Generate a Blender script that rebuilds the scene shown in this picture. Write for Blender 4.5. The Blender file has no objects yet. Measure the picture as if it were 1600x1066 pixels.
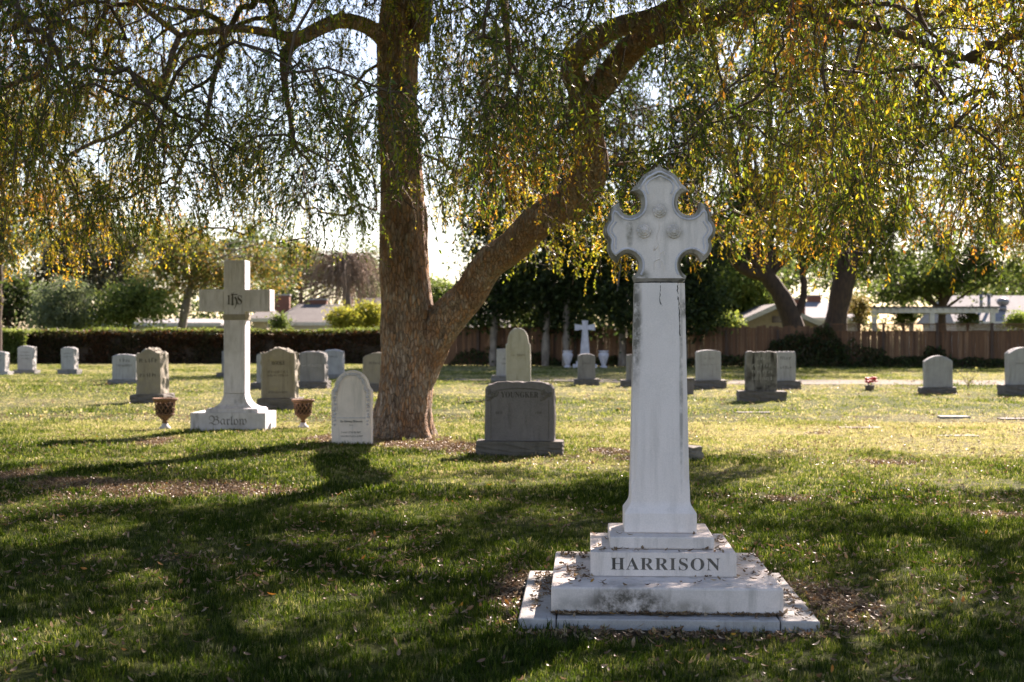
import bpy, bmesh, math, random
import numpy as np
from mathutils import Vector, Matrix

SC = bpy.context.scene
COL = SC.collection
R = math.radians
random.seed(7)
RNG = np.random.default_rng(11)

# ------------------------------------------------------------------ camera, sky, sun, exposure
EYE, FOC, HOR = 1.45, 2222.2, 525.0          # eye height, focal length and horizon row measured from the photograph
cam = bpy.data.cameras.new('camera')
cam.sensor_width = 36.0
cam.lens = 50.0
cam.shift_y = -(533 - HOR) / 1600
cam.clip_start, cam.clip_end = 0.1, 3000
cam.dof.use_dof = True
cam.dof.focus_distance = 8.6
cam.dof.aperture_fstop = 3.6
camo = bpy.data.objects.new('camera', cam)
camo.location = (0, 0, EYE)
camo.rotation_euler = (R(90), 0, 0)
COL.objects.link(camo)
SC.camera = camo

SUN_AZ, SUN_EL = R(28), R(33)
world = bpy.data.worlds.new('World')
SC.world = world
world.use_nodes = True
sky = world.node_tree.nodes.new('ShaderNodeTexSky')
sky.sky_type = 'NISHITA'
sky.sun_disc = False
sky.sun_elevation, sky.sun_rotation = SUN_EL, SUN_AZ
sky.air_density, sky.dust_density, sky.ozone_density = 1.0, 0.3, 1.5
bg = world.node_tree.nodes['Background']
bg.inputs[1].default_value = 0.059
world.node_tree.links.new(sky.outputs[0], bg.inputs[0])

sun_vec = Vector((math.sin(SUN_AZ) * math.cos(SUN_EL), math.cos(SUN_AZ) * math.cos(SUN_EL), math.sin(SUN_EL)))
sl = bpy.data.lights.new('sun', 'SUN')
sl.energy, sl.angle, sl.color = 5.0, R(0.53), (1.0, 0.95, 0.86)
so = bpy.data.objects.new('sun', sl)
so.rotation_euler = sun_vec.to_track_quat('Z', 'Y').to_euler()
so.location = (20, 40, 40)
COL.objects.link(so)

vs = SC.view_settings
vs.view_transform, vs.look, vs.gamma, vs.exposure = 'Standard', 'None', 1.0, 2.0
vs.use_white_balance, vs.white_balance_temperature, vs.white_balance_tint = True, 7300, 24
vs.use_curve_mapping = False
cy = SC.cycles
cy.max_bounces, cy.diffuse_bounces, cy.glossy_bounces, cy.transmission_bounces = 7, 4, 2, 5
cy.caustics_reflective = cy.caustics_refractive = False
cy.use_denoising = True

# ------------------------------------------------------------------ measuring helpers
def PX(px, d): return (px - 800) * d / FOC
def PZ(py, d): return EYE - (py - HOR) * d / FOC
def P(px, py, d): return Vector((PX(px, d), d, PZ(py, d)))
def DG(py, z=0.0): return (EYE - z) * FOC / (py - HOR)      # distance of a ground row
AXIS = R(-2.85)                                             # all the stones face the same way

# ------------------------------------------------------------------ numpy noise
def _hash(ix, iy, iz, s):
    h = (ix * 374761393 + iy * 668265263 + iz * 1442695041 + s * 974634541) & 0xffffffff
    h = ((h ^ (h >> 13)) * 1274126177) & 0xffffffff
    return ((h ^ (h >> 16)) & 0xffff) / 65535.0
def vnoise(x, y, z=0.0, seed=0):
    x, y, z = np.broadcast_arrays(np.asarray(x, float), np.asarray(y, float), np.asarray(z, float))
    ix, iy, iz = np.floor(x).astype(np.int64), np.floor(y).astype(np.int64), np.floor(z).astype(np.int64)
    fx, fy, fz = x - ix, y - iy, z - iz
    fx, fy, fz = fx * fx * (3 - 2 * fx), fy * fy * (3 - 2 * fy), fz * fz * (3 - 2 * fz)
    r = 0
    for a in (0, 1):
        for b in (0, 1):
            for c in (0, 1):
                w = (fx if a else 1 - fx) * (fy if b else 1 - fy) * (fz if c else 1 - fz)
                r = r + w * _hash(ix + a, iy + b, iz + c, seed)
    return r
def fbm(x, y, z=0.0, seed=0, oct=3):
    r, a, f, t = 0, 1.0, 1.0, 0
    for k in range(oct):
        r = r + a * vnoise(np.asarray(x) * f, np.asarray(y) * f, np.asarray(z) * f, seed + k)
        t += a; a *= .5; f *= 2.03
    return r / t

# ------------------------------------------------------------------ object helpers
def link(o, parent=None):
    COL.objects.link(o)
    if parent is not None: o.parent = parent
    return o
def tag(o, label=None, cat=None, group=None, kind=None):
    if label: o['label'] = label
    if cat: o['category'] = cat
    if group: o['group'] = group
    if kind: o['kind'] = kind
    return o
def empty(name, loc, rz=0.0, label=None, cat=None, group=None):
    o = bpy.data.objects.new(name, None)
    o.location, o.rotation_euler = loc, (0, 0, rz)
    link(o)
    return tag(o, label, cat, group)
def mesh_np(name, V, Fc, mat, parent=None, smooth=False, colors=None, k=None):
    """V (n,3), Fc (m,k) index array of equal-sized faces"""
    me = bpy.data.meshes.new(name)
    V = np.asarray(V, np.float32); Fc = np.asarray(Fc, np.int32)
    k = Fc.shape[1]
    me.vertices.add(len(V)); me.vertices.foreach_set('co', V.ravel())
    me.loops.add(Fc.size); me.loops.foreach_set('vertex_index', Fc.ravel())
    me.polygons.add(len(Fc)); me.polygons.foreach_set('loop_start', np.arange(0, Fc.size, k, dtype=np.int32))
    me.update(calc_edges=True)
    if smooth: me.polygons.foreach_set('use_smooth', np.ones(len(Fc), bool))
    if colors is not None:
        at = me.color_attributes.new('Col', 'FLOAT_COLOR', 'POINT')
        c = np.ones((len(V), 4), np.float32); c[:, :3] = colors
        at.data.foreach_set('color', c.ravel())
    if mat: me.materials.append(mat)
    o = bpy.data.objects.new(name, me)
    return link(o, parent)
def mesh_bm(name, bm, mat, parent=None, smooth=False):
    bmesh.ops.recalc_face_normals(bm, faces=bm.faces)
    me = bpy.data.meshes.new(name)
    bm.to_mesh(me); bm.free()
    if smooth:
        for p in me.polygons: p.use_smooth = True
    for m in (mat if isinstance(mat, (list, tuple)) else [mat]): me.materials.append(m)
    o = bpy.data.objects.new(name, me)
    return link(o, parent)
def bm_box(bm, x0, x1, y0, y1, z0, z1, bevel=0.0, seg=1):
    m = Matrix.Translation(((x0 + x1) / 2, (y0 + y1) / 2, (z0 + z1) / 2)) @ Matrix.Diagonal((x1 - x0, y1 - y0, z1 - z0, 1))
    g = bmesh.ops.create_cube(bm, size=1, matrix=m)
    if bevel:
        es = list({e for v in g['verts'] for e in v.link_edges})
        bmesh.ops.bevel(bm, geom=es, offset=bevel, segments=seg, affect='EDGES', profile=.5)
def box(name, x0, x1, y0, y1, z0, z1, mat, parent=None, bevel=0.0, seg=1):
    bm = bmesh.new(); bm_box(bm, x0, x1, y0, y1, z0, z1, bevel, seg)
    return mesh_bm(name, bm, mat, parent)
def rough_box(name, x0, x1, y0, y1, z0, z1, mat, parent=None, amp=.012, cuts=7, seed=0, keep_top=False):
    """rock pitched block: subdivided, bevelled and jittered"""
    bm = bmesh.new(); bm_box(bm, x0, x1, y0, y1, z0, z1)
    bmesh.ops.subdivide_edges(bm, edges=bm.edges[:], cuts=cuts, use_grid_fill=True)
    rn = random.Random(seed)
    for v in bm.verts:
        k = 1.0 if v.co.z < z1 - 1e-4 else (.25 if keep_top else .6)
        if v.co.z < z0 + 1e-4: continue
        v.co += Vector((rn.uniform(-1, 1), rn.uniform(-1, 1), rn.uniform(-1, 1) * .6)) * amp * k
    return mesh_bm(name, bm, mat, parent)
def tube_np(pts, rad, sides=6, lobes=None, cap=True):
    """returns V, quads for a tapered tube; frames carried along"""
    pts = np.asarray(pts, float); n = len(pts)
    T = np.gradient(pts, axis=0); T /= np.linalg.norm(T, axis=1, keepdims=True) + 1e-9
    up = np.array([0, 1.0, 0]) if abs(T[0, 1]) < .9 else np.array([1.0, 0, 0])
    V = np.zeros((n, sides, 3)); a = np.arange(sides) * 2 * np.pi / sides
    u = np.cross(T[0], up); u /= np.linalg.norm(u)
    for i in range(n):
        u = u - T[i] * np.dot(u, T[i]); u /= np.linalg.norm(u) + 1e-9
        w = np.cross(T[i], u)
        r = rad[i] * (lobes[i] if lobes is not None else 1.0)
        V[i] = pts[i] + (np.cos(a) * r)[:, None] * u + (np.sin(a) * r)[:, None] * w
    idx = np.arange(n * sides).reshape(n, sides)
    Q = np.stack([idx[:-1], np.roll(idx[:-1], -1, 1), np.roll(idx[1:], -1, 1), idx[1:]], -1).reshape(-1, 4)
    return V.reshape(-1, 3), Q
def spline(pts, step=.25):
    """Catmull-Rom through rows of numbers, resampled"""
    p = np.asarray(pts, float); q = np.vstack([2 * p[0] - p[1], p, 2 * p[-1] - p[-2]])
    out = []
    for i in range(1, len(q) - 2):
        L = np.linalg.norm(q[i + 1, :3] - q[i, :3]); n = max(2, int(L / step))
        for t in np.arange(n) / n:
            a, b, c, d = q[i - 1], q[i], q[i + 1], q[i + 2]
            out.append(.5 * ((2 * b) + (c - a) * t + (2 * a - 5 * b + 4 * c - d) * t * t + (3 * b - a - 3 * c + d) * t ** 3))
    out.append(p[-1])
    return np.array(out)
class Acc:
    """collects tubes into one mesh"""
    def __init__(s): s.V, s.F, s.n = [], [], 0
    def add(s, V, Fc): s.V.append(V); s.F.append(Fc + s.n); s.n += len(V)
    def build(s, name, mat, parent=None, smooth=True): return mesh_np(name, np.vstack(s.V), np.vstack(s.F), mat, parent, smooth)

# ------------------------------------------------------------------ node helpers
class N:
    def __init__(s, name):
        s.m = bpy.data.materials.new(name); s.m.use_nodes = True
        s.t = s.m.node_tree; s.b = s.t.nodes['Principled BSDF']; s.out = s.t.nodes['Material Output']
        s.b.inputs['Roughness'].default_value = .8
    def new(s, ty, **kw):
        n = s.t.nodes.new(ty)
        for k, v in kw.items(): setattr(n, k, v)
        return n
    def put(s, sock, v):
        if hasattr(v, 'is_linked') or isinstance(v, bpy.types.NodeSocket): s.t.links.new(v, sock)
        else:
            if isinstance(v, (tuple, list)) and sock.type == 'RGBA' and len(v) == 3: v = (*v, 1)
            sock.default_value = v
    def coord(s, which='Object', scale=None, rnd=False):
        c = s.new('ShaderNodeTexCoord').outputs[which]
        if rnd:
            oi = s.new('ShaderNodeObjectInfo'); va = s.new('ShaderNodeVectorMath', operation='MULTIPLY_ADD')
            s.put(va.inputs[0], oi.outputs['Random']); va.inputs[1].default_value = (37.0, 53.0, 0.0); s.put(va.inputs[2], c); c = va.outputs[0]
        if scale:
            mp = s.new('ShaderNodeMapping'); s.put(mp.inputs[0], c); mp.inputs['Scale'].default_value = scale; c = mp.outputs[0]
        return c
    def noise(s, vec, scale, detail=4, rough=.6, dist=0):
        n = s.new('ShaderNodeTexNoise'); s.put(n.inputs['Vector'], vec)
        n.inputs['Scale'].default_value = scale; n.inputs['Detail'].default_value = detail
        n.inputs['Roughness'].default_value = rough; n.inputs['Distortion'].default_value = dist
        return n.outputs[0]
    def voro(s, vec, scale, feature='F1', out='Distance'):
        n = s.new('ShaderNodeTexVoronoi', feature=feature); s.put(n.inputs['Vector'], vec); n.inputs['Scale'].default_value = scale
        return n.outputs[out]
    def ramp(s, f, stops):
        n = s.new('ShaderNodeValToRGB'); s.put(n.inputs[0], f)
        e = n.color_ramp.elements
        while len(e) < len(stops): e.new(.5)
        for el, (p, c) in zip(e, stops):
            el.position = p; el.color = (c, c, c, 1) if isinstance(c, (int, float)) else (*c, 1)
        return n.outputs[0]
    def mix(s, f, a, b, mode='MIX'):
        n = s.new('ShaderNodeMix', data_type='RGBA', blend_type=mode)
        s.put(n.inputs[0], f); s.put(n.inputs[6], a); s.put(n.inputs[7], b)
        return n.outputs[2]
    def math(s, op, a, b=None, clamp=False):
        n = s.new('ShaderNodeMath', operation=op, use_clamp=clamp); s.put(n.inputs[0], a)
        if b is not None: s.put(n.inputs[1], b)
        return n.outputs[0]
    def bump(s, h, strength=.3, dist=.02):
        n = s.new('ShaderNodeBump'); s.put(n.inputs['Height'], h); n.inputs['Strength'].default_value = strength; n.inputs['Distance'].default_value = dist
        s.put(s.b.inputs['Normal'], n.outputs[0]); return n.outputs[0]
    def blob(s, vec, c, r, soft=.5):
        """1 inside an ellipsoid around c with radii r, 0 outside"""
        a = s.new('ShaderNodeVectorMath', operation='SUBTRACT'); s.put(a.inputs[0], vec); a.inputs[1].default_value = c
        d = s.new('ShaderNodeVectorMath', operation='DIVIDE'); s.put(d.inputs[0], a.outputs[0]); d.inputs[1].default_value = r
        l = s.new('ShaderNodeVectorMath', operation='LENGTH'); s.put(l.inputs[0], d.outputs[0])
        mr = s.new('ShaderNodeMapRange', interpolation_type='SMOOTHSTEP'); s.put(mr.inputs[0], l.outputs['Value'])
        mr.inputs[1].default_value = 1 + soft; mr.inputs[2].default_value = 1 - soft
        return mr.outputs[0]
    def col(s, c): s.put(s.b.inputs['Base Color'], c)
    def rough(s, r): s.put(s.b.inputs['Roughness'], r)
    def spec(s, v): s.b.inputs['Specular IOR Level'].default_value = v

def stone_mat(name, base, dark, streak=.3, speck=.25, bump=.15, lichen=None, blobs=()):
    m = N(name); c = m.coord('Object', rnd=True); c0 = m.coord('Object')
    st = m.noise(m.coord('Object', (14, 14, 1.6), True), 1.0, 4, .65)
    big = m.noise(c, 3.2, 5, .62)
    fine = m.noise(c, 160, 2, .7)
    f = m.math('MULTIPLY', m.ramp(st, [(.47, 0.0), (.68, 1.0)]), streak)
    f2 = m.math('MULTIPLY', m.ramp(big, [(.42, 0.0), (.75, 1.0)]), streak * .9)
    f = m.math('MAXIMUM', f, f2, True)
    colr = m.mix(f, base, dark)
    if lichen:
        l = m.ramp(m.noise(c, 7, 6, .7), [(.56, 0.0), (.66, 1.0)])
        colr = m.mix(m.math('MULTIPLY', l, .6), colr, lichen)
    for (cc, rr, colb, amt) in blobs:
        bl = m.blob(c0, cc, rr, .45)
        bl = m.math('MULTIPLY', bl, m.ramp(m.noise(c0, 13, 6, .7), [(.34, 0.0), (.56, 1.0)]))
        colr = m.mix(m.math('MULTIPLY', bl, amt), colr, colb)
    sp = m.ramp(fine, [(.3, 1 - speck), (.7, 1.0)])
    colr = m.mix(1.0, colr, sp, 'MULTIPLY')
    m.col(colr); m.rough(.82); m.spec(.25)
    h = m.math('ADD', m.math('MULTIPLY', fine, .25), m.noise(c, 34, 4, .7))
    m.bump(h, bump, .01)
    return m.m

M = {}
WHITE, DIRT = (.90, .815, .755), (.17, .155, .12)
M['marble'] = stone_mat('weathered_marble', WHITE, (.47, .46, .43), .55, .10, .10)
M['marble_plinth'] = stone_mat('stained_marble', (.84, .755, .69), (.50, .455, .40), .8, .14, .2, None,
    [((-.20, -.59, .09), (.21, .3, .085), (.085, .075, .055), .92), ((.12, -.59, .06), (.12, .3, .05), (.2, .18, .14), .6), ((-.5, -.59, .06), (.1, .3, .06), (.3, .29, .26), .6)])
M['marble_block'] = stone_mat('stained_marble_step', (.85, .765, .70), (.52, .475, .42), .75, .14, .2, None,
    [((-.30, -.38, .03), (.15, .2, .07), (.10, .09, .065), .9), ((0, -.38, .0), (.42, .1, .018), (.12, .11, .085), .8)])
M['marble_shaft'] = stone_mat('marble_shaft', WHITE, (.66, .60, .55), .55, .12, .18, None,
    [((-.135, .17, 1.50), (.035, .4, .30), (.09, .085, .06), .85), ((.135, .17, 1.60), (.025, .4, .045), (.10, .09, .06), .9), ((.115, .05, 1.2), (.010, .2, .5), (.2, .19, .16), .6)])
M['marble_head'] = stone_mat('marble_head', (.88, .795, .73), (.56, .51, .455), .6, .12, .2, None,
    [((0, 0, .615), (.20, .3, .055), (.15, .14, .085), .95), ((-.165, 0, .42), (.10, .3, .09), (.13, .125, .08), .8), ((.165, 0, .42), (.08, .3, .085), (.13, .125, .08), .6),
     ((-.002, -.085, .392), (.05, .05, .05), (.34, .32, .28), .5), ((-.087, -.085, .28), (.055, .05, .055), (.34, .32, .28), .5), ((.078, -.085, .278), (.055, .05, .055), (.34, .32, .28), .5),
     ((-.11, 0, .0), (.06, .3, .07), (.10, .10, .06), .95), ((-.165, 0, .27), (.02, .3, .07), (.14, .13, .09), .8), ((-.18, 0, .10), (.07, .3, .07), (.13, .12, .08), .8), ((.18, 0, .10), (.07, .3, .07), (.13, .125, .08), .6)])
M['moss'] = stone_mat('mossy_marble', (.60, .55, .48), (.15, .135, .09), 1.15, .2, .3, (.10, .10, .055))
M['crack'] = stone_mat('crack_dirt', (.07, .065, .055), (.04, .038, .03), .5, .2, .1)
M['cut'] = stone_mat('engraved_dirt', (.10, .093, .08), (.045, .042, .036), .6, .2, .1)
M['cut_soft'] = stone_mat('letter_dirt', (.20, .185, .16), (.06, .055, .045), .9, .25, .2)
M['marble_grey'] = stone_mat('grey_marble', (.70, .69, .73), (.37, .36, .37), .85, .14, .12)
M['granite_pale'] = stone_mat('pale_granite', (.46, .46, .44), (.24, .235, .22), .6, .3, .2)
M['granite_mid'] = stone_mat('mid_granite', (.30, .295, .28), (.15, .145, .13), .7, .35, .2)
M['granite_warm'] = stone_mat('warm_granite', (.34, .31, .245), (.17, .15, .11), .6, .3, .2, (.36, .33, .2))
M['granite_dark'] = stone_mat('dark_granite', (.25, .235, .24), (.14, .13, .13), .55, .45, .25)
M['granite_base'] = stone_mat('rough_granite_base', (.20, .185, .17), (.10, .095, .085), .6, .4, .35)
M['sandstone'] = stone_mat('yellow_sandstone', (.50, .485, .41), (.28, .265, .2), .7, .2, .2, (.44, .42, .30))
M['streaked'] = stone_mat('streaked_stone', (.30, .29, .265), (.04, .037, .03), 1.4, .3, .2)
M['rock'] = stone_mat('field_rock', (.33, .31, .28), (.15, .14, .12), .7, .35, .4)
M['paver'] = stone_mat('slab_stone', (.48, .47, .45), (.27, .26, .245), .7, .2, .15)

def simple(name, c1, c2, scale=8, rough=.8, bump=.1, metal=0.0, coord='Object', sc=None):
    m = N(name); c = m.coord(coord, sc, True); n = m.noise(c, scale, 4, .6)
    m.col(m.mix(m.ramp(n, [(.35, 0.0), (.65, 1.0)]), c1, c2)); m.rough(rough); m.b.inputs['Metallic'].default_value = metal
    m.bump(n, bump, .02); return m.m
M['rust'] = simple('rusty_iron', (.27, .14, .075), (.12, .065, .04), 30, .85, .4)
M['white_paint'] = simple('white_painted_wood', (.74, .74, .72), (.58, .58, .56), 5, .6, .05)
M['stucco_tan'] = simple('tan_stucco', (.50, .42, .30), (.42, .35, .25), 6, .9, .1)
M['stucco_white'] = simple('white_stucco', (.66, .66, .66), (.56, .56, .56), 6, .9, .1)
M['glass'] = simple('dark_window_glass', (.03, .035, .04), (.05, .055, .06), 2, .12, 0)
M['brick'] = simple('chimney_brick', (.28, .12, .08), (.18, .085, .06), 14, .9, .2)
M['metal'] = simple('galvanised_metal', (.30, .30, .31), (.20, .20, .21), 10, .45, .05, .7)
M['petal'] = simple('red_petal', (.60, .015, .02), (.42, .01, .02), 20, .5, .1)
M['stem'] = simple('green_stem', (.06, .12, .03), (.09, .14, .04), 20, .6, .1)
M['wood_post'] = simple('fence_post_wood', (.10, .06, .04), (.06, .04, .03), 12, .9, .3, sc=(1, 1, .1))
def plank_mat():
    m = N('fence_plank_wood'); oi = m.new('ShaderNodeObjectInfo').outputs['Random']
    n = m.noise(m.coord('Object', (10, 10, .6), True), 2.0, 4, .6)
    a = m.ramp(oi, [(0, (.12, .055, .025)), (.35, (.24, .12, .055)), (.7, (.17, .08, .038)), (1, (.30, .165, .085))])
    m.col(m.mix(m.ramp(n, [(.35, 0.0), (.7, .8)]), a, (.045, .028, .02))); m.rough(.9); m.bump(n, .3, .01); return m.m
M['plank'] = plank_mat()
def shingle_mat(name, a, b):
    m = N(name); c = m.coord('Object')
    br = m.new('ShaderNodeTexBrick'); m.put(br.inputs['Vector'], m.coord('Generated', (40, 40, 40)))
    n = m.noise(c, 1.1, 5, .7); n2 = m.noise(c, 14, 3, .7)
    k = m.mix(m.ramp(n, [(.35, 0.0), (.65, 1.0)]), a, b)
    m.col(m.mix(m.math('MULTIPLY', m.ramp(n2, [(.35, 1.0), (.6, 0.0)]), .35), k, tuple(x * .5 for x in a))); m.rough(.9); m.bump(n2, .4, .03); return m.m
M['shingle'] = shingle_mat('grey_shingle', (.095, .088, .082), (.14, .13, .12))
M['shingle_pale'] = shingle_mat('pale_shingle', (.24, .24, .24), (.30, .30, .30))

def bark_mat():
    m = N('elm_bark')
    c = m.coord('Object', (1, 1, .32)); c1 = m.coord('Object')
    fl = m.voro(m.coord('Object', (1, 1, .3)), 26, 'DISTANCE_TO_EDGE')
    cell = m.voro(m.coord('Object', (1, 1, .3)), 26, 'F1', 'Color')
    n = m.noise(c, 16, 6, .7, .6); nb = m.noise(c1, 2.1, 4, .6)
    sep = m.new('ShaderNodeSeparateColor'); m.put(sep.inputs[0], cell)
    k = m.math('ADD', m.math('MULTIPLY', sep.outputs[0], .45), m.math('MULTIPLY', n, .75))
    colr = m.ramp(k, [(.26, (.11, .082, .066)), (.42, (.31, .24, .19)), (.58, (.46, .385, .325)), (.72, (.46, .26, .14)), (.9, (.60, .53, .48))])
    colr = m.mix(m.math('MULTIPLY', m.ramp(nb, [(.46, 0.0), (.60, 1.0)]), .5), colr, (.29, .14, .07))
    colr = m.mix(m.ramp(fl, [(0, .5), (.08, 0.0)]), colr, (.05, .035, .028))
    m.col(colr); m.rough(.92); m.spec(.15)
    h = m.math('ADD', m.math('MULTIPLY', m.ramp(fl, [(0, 0.0), (.16, 1.0)]), .6), n)
    m.bump(h, 1.0, .045); return m.m
M['bark'] = bark_mat()
M['bark_far'] = simple('rough_dark_bark', (.085, .055, .036), (.042, .03, .022), 9, .95, .5, sc=(1, 1, .3))
M['bark_pale'] = simple('pale_bark', (.30, .26, .21), (.15, .12, .095), 6, .95, .4, sc=(1, 1, .4))
M['twig'] = simple('twig_bark', (.13, .09, .06), (.075, .052, .036), 20, .9, .1)
M['dead_twig'] = simple('dry_brown_twig', (.30, .22, .16), (.20, .145, .10), 3, .9, .1)

def leaf_mat(name, trans=.5, gain=1.6, rough=.45, spec=.4, tint=(1.0, 1.0, .75)):
    m = N(name)
    a = m.new('ShaderNodeVertexColor'); a.layer_name = 'Col'
    m.col(a.outputs[0]); m.rough(rough); m.spec(spec)
    tr = m.new('ShaderNodeBsdfTranslucent')
    m.put(tr.inputs[0], m.mix(1.0, a.outputs[0], tuple(gain * t for t in tint), 'MULTIPLY'))
    mx = m.new('ShaderNodeMixShader'); mx.inputs[0].default_value = trans
    m.put(mx.inputs[1], m.b.outputs[0]); m.put(mx.inputs[2], tr.outputs[0]); m.put(m.out.inputs[0], mx.outputs[0])
    return m.m
M['leaf'] = leaf_mat('elm_leaf', .56, 1.95, .38, .5, (1.0, 1.02, .6))
M['leaf_far'] = leaf_mat('far_leaf', .45, 1.6, .55, .3)

# ------------------------------------------------------------------ ground
DIRT_PATCH = [(290, 765, 210, 15), (120, 758, 110, 10), (20, 740, 40, 12), (805, 925, 50, 48), (1310, 945, 70, 40), (1045, 990, 250, 6), (520, 690, 60, 10), (640, 690, 90, 12),
              (720, 700, 60, 10), (1380, 722, 60, 4), (1560, 805, 60, 8), (960, 705, 40, 6), (1010, 715, 40, 5), (240, 690, 40, 8), (1230, 780, 40, 6), (400, 768, 90, 10)]
def ell_world(e):
    px, py, rx, ry = e
    d = DG(py); d0, d1 = DG(py + ry), DG(py - ry)
    return (PX(px, d), (d0 + d1) / 2, rx * d / FOC, (d1 - d0) / 2)
DW = [ell_world(e) for e in DIRT_PATCH]
def dirt_at(x, y):
    n = fbm(x * 1.3, y * 1.3, 0, 5) * 1.1 + fbm(x * 5, y * 5, 0, 9, 2) * .5
    r = np.zeros_like(x)
    for cx, cy_, rx, ry in DW:
        q = np.sqrt(((x - cx) / rx) ** 2 + ((y - cy_) / ry) ** 2)
        r = np.maximum(r, np.clip((1.25 - q + (n - .8) * .9) * 1.8, 0, 1))
    r = np.maximum(r, np.clip((n - 1.12) * 4, 0, .6) * (y < 26))
    return r
def dry_at(x, y):
    n = fbm(x * .22, y * .22, 0, 21, 3); n2 = fbm(x * 1.1, y * .8, 0, 31, 2)
    k = np.clip((n * .65 + n2 * .35 - .42) * 4.0, 0, 1)
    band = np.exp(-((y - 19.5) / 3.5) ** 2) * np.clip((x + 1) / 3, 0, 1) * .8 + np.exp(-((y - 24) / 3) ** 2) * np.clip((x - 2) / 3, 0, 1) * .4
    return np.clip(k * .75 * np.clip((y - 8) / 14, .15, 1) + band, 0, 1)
def axis_grid(lo, hi, step, far):
    a = list(np.arange(lo, hi, step)); s = step
    v = hi
    while v < far: a.append(v); s *= 1.12; v += s
    s, v = step, lo - step
    while v > -far: a.insert(0, v); s *= 1.12; v -= s
    return np.array(a)
gx, gy = axis_grid(-9, 10, .13, 700), axis_grid(3.5, 27, .13, 700)
GX, GY = np.meshgrid(gx, gy)
GZ = (fbm(GX * .8, GY * .8, 0, 3, 3) - .5) * .03 * np.exp(-(np.abs(GY - 14) / 22) ** 4) * np.exp(-(GX / 18) ** 4) - .012
gv = np.stack([GX, GY, GZ], -1).reshape(-1, 3)
ii = np.arange(gv.shape[0]).reshape(GX.shape)
gf = np.stack([ii[:-1, :-1], ii[:-1, 1:], ii[1:, 1:], ii[1:, :-1]], -1).reshape(-1, 4)
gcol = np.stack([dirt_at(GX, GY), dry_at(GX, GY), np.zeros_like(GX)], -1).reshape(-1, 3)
def ground_mat():
    m = N('lawn_ground'); c = m.coord('Object')
    a = m.new('ShaderNodeVertexColor'); a.layer_name = 'Col'
    sp = m.new('ShaderNodeSeparateColor'); m.put(sp.inputs[0], a.outputs[0])
    n1 = m.noise(c, 9, 5, .7); n2 = m.noise(c, 60, 4, .75); n3 = m.noise(c, .8, 3, .6)
    green = m.mix(m.ramp(n1, [(.35, 0.0), (.65, 1.0)]), (.05, .072, .013), (.105, .125, .03))
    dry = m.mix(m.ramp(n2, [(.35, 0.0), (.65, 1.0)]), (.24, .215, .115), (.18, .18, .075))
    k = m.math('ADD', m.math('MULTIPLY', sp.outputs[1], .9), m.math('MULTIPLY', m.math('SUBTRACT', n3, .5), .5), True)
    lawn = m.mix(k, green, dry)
    soil = m.mix(m.ramp(n2, [(.35, 0.0), (.65, 1.0)]), (.075, .05, .033), (.16, .115, .08))
    colr = m.mix(sp.outputs[0], lawn, soil)
    dk = m.ramp(n2, [(.30, .45), (.55, 1.0)])
    m.col(m.mix(1.0, colr, dk, 'MULTIPLY')); m.rough(.95); m.spec(.1)
    m.bump(m.math('ADD', n2, m.math('MULTIPLY', n1, .6)), 1.0, .05); return m.m
M['ground'] = ground_mat()
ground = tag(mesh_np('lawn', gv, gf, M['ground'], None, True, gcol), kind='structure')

# worn earth drive crossing behind the stones on the right
def path_mat():
    m = N('earth_drive'); c = m.coord('Object'); n = m.noise(c, 3, 5, .7); n2 = m.noise(c, 26, 3, .7)
    m.col(m.mix(m.ramp(n, [(.4, 0.0), (.62, 1.0)]), (.13, .11, .085), (.09, .08, .05))); m.rough(.95); m.bump(n2, .5, .03); return m.m
M['path'] = path_mat()
xs = np.linspace(-3, 60, 160)
mid = np.interp(xs, [-3, 2, 10, 20, 60], [47.5, 46, 44.5, 43.5, 41]); hw = np.interp(xs, [-3, 0, 4, 12, 60], [.2, 1.2, 2.0, 2.4, 2.6])
PATHX, PATHM, PATHW = xs, mid, hw
e0 = mid - hw + (fbm(xs * 1.2, xs * 0, 0, 4) - .5) * 1.6; e1 = mid + hw + (fbm(xs * 1.2, xs * 0 + 9, 0, 4) - .5) * 1.6
pv = np.vstack([np.stack([xs, e0, xs * 0 + .004], -1), np.stack([xs, (e0 + e1) / 2, xs * 0 + .006], -1), np.stack([xs, e1, xs * 0 + .004], -1)])
n_ = len(xs); r_ = np.arange(n_ - 1)
pf = np.vstack([np.stack([r_ + k * n_, r_ + 1 + k * n_, r_ + 1 + (k + 1) * n_, r_ + (k + 1) * n_], -1) for k in (0, 1)])
tag(mesh_np('earth_path', pv, pf, M['path'], None), kind='structure')

# ------------------------------------------------------------------ leaf batches
def pal(n, cols, rng=RNG, jitter=.25, w=None):
    cols = np.array(cols); i = rng.choice(len(cols), n, p=w)
    c = cols[i] * (1 + rng.uniform(-jitter, jitter, (n, 1)))
    return np.clip(c, .004, 1)
def leaf_quads(C, D, U, L, W, colr):
    """folded diamond leaves: centre base C, direction D, side U, length L, width W"""
    n = len(C); Nn = np.cross(D, U)
    V = np.zeros((n, 4, 3))
    V[:, 0] = C
    V[:, 1] = C + D * (L * .45)[:, None] + U * (W * .5)[:, None] + Nn * (W * .18)[:, None]
    V[:, 2] = C + D * L[:, None] - Nn * (L * .08)[:, None]
    V[:, 3] = C + D * (L * .45)[:, None] - U * (W * .5)[:, None] + Nn * (W * .18)[:, None]
    b = np.arange(n)[:, None] * 4
    Fc = np.concatenate([b + np.array([[0, 1, 2]]), b + np.array([[0, 2, 3]])], 1).reshape(-1, 3)
    return V.reshape(-1, 3), Fc, np.repeat(colr, 4, 0)
def unit(v): return v / (np.linalg.norm(v, axis=-1, keepdims=True) + 1e-9)
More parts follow.
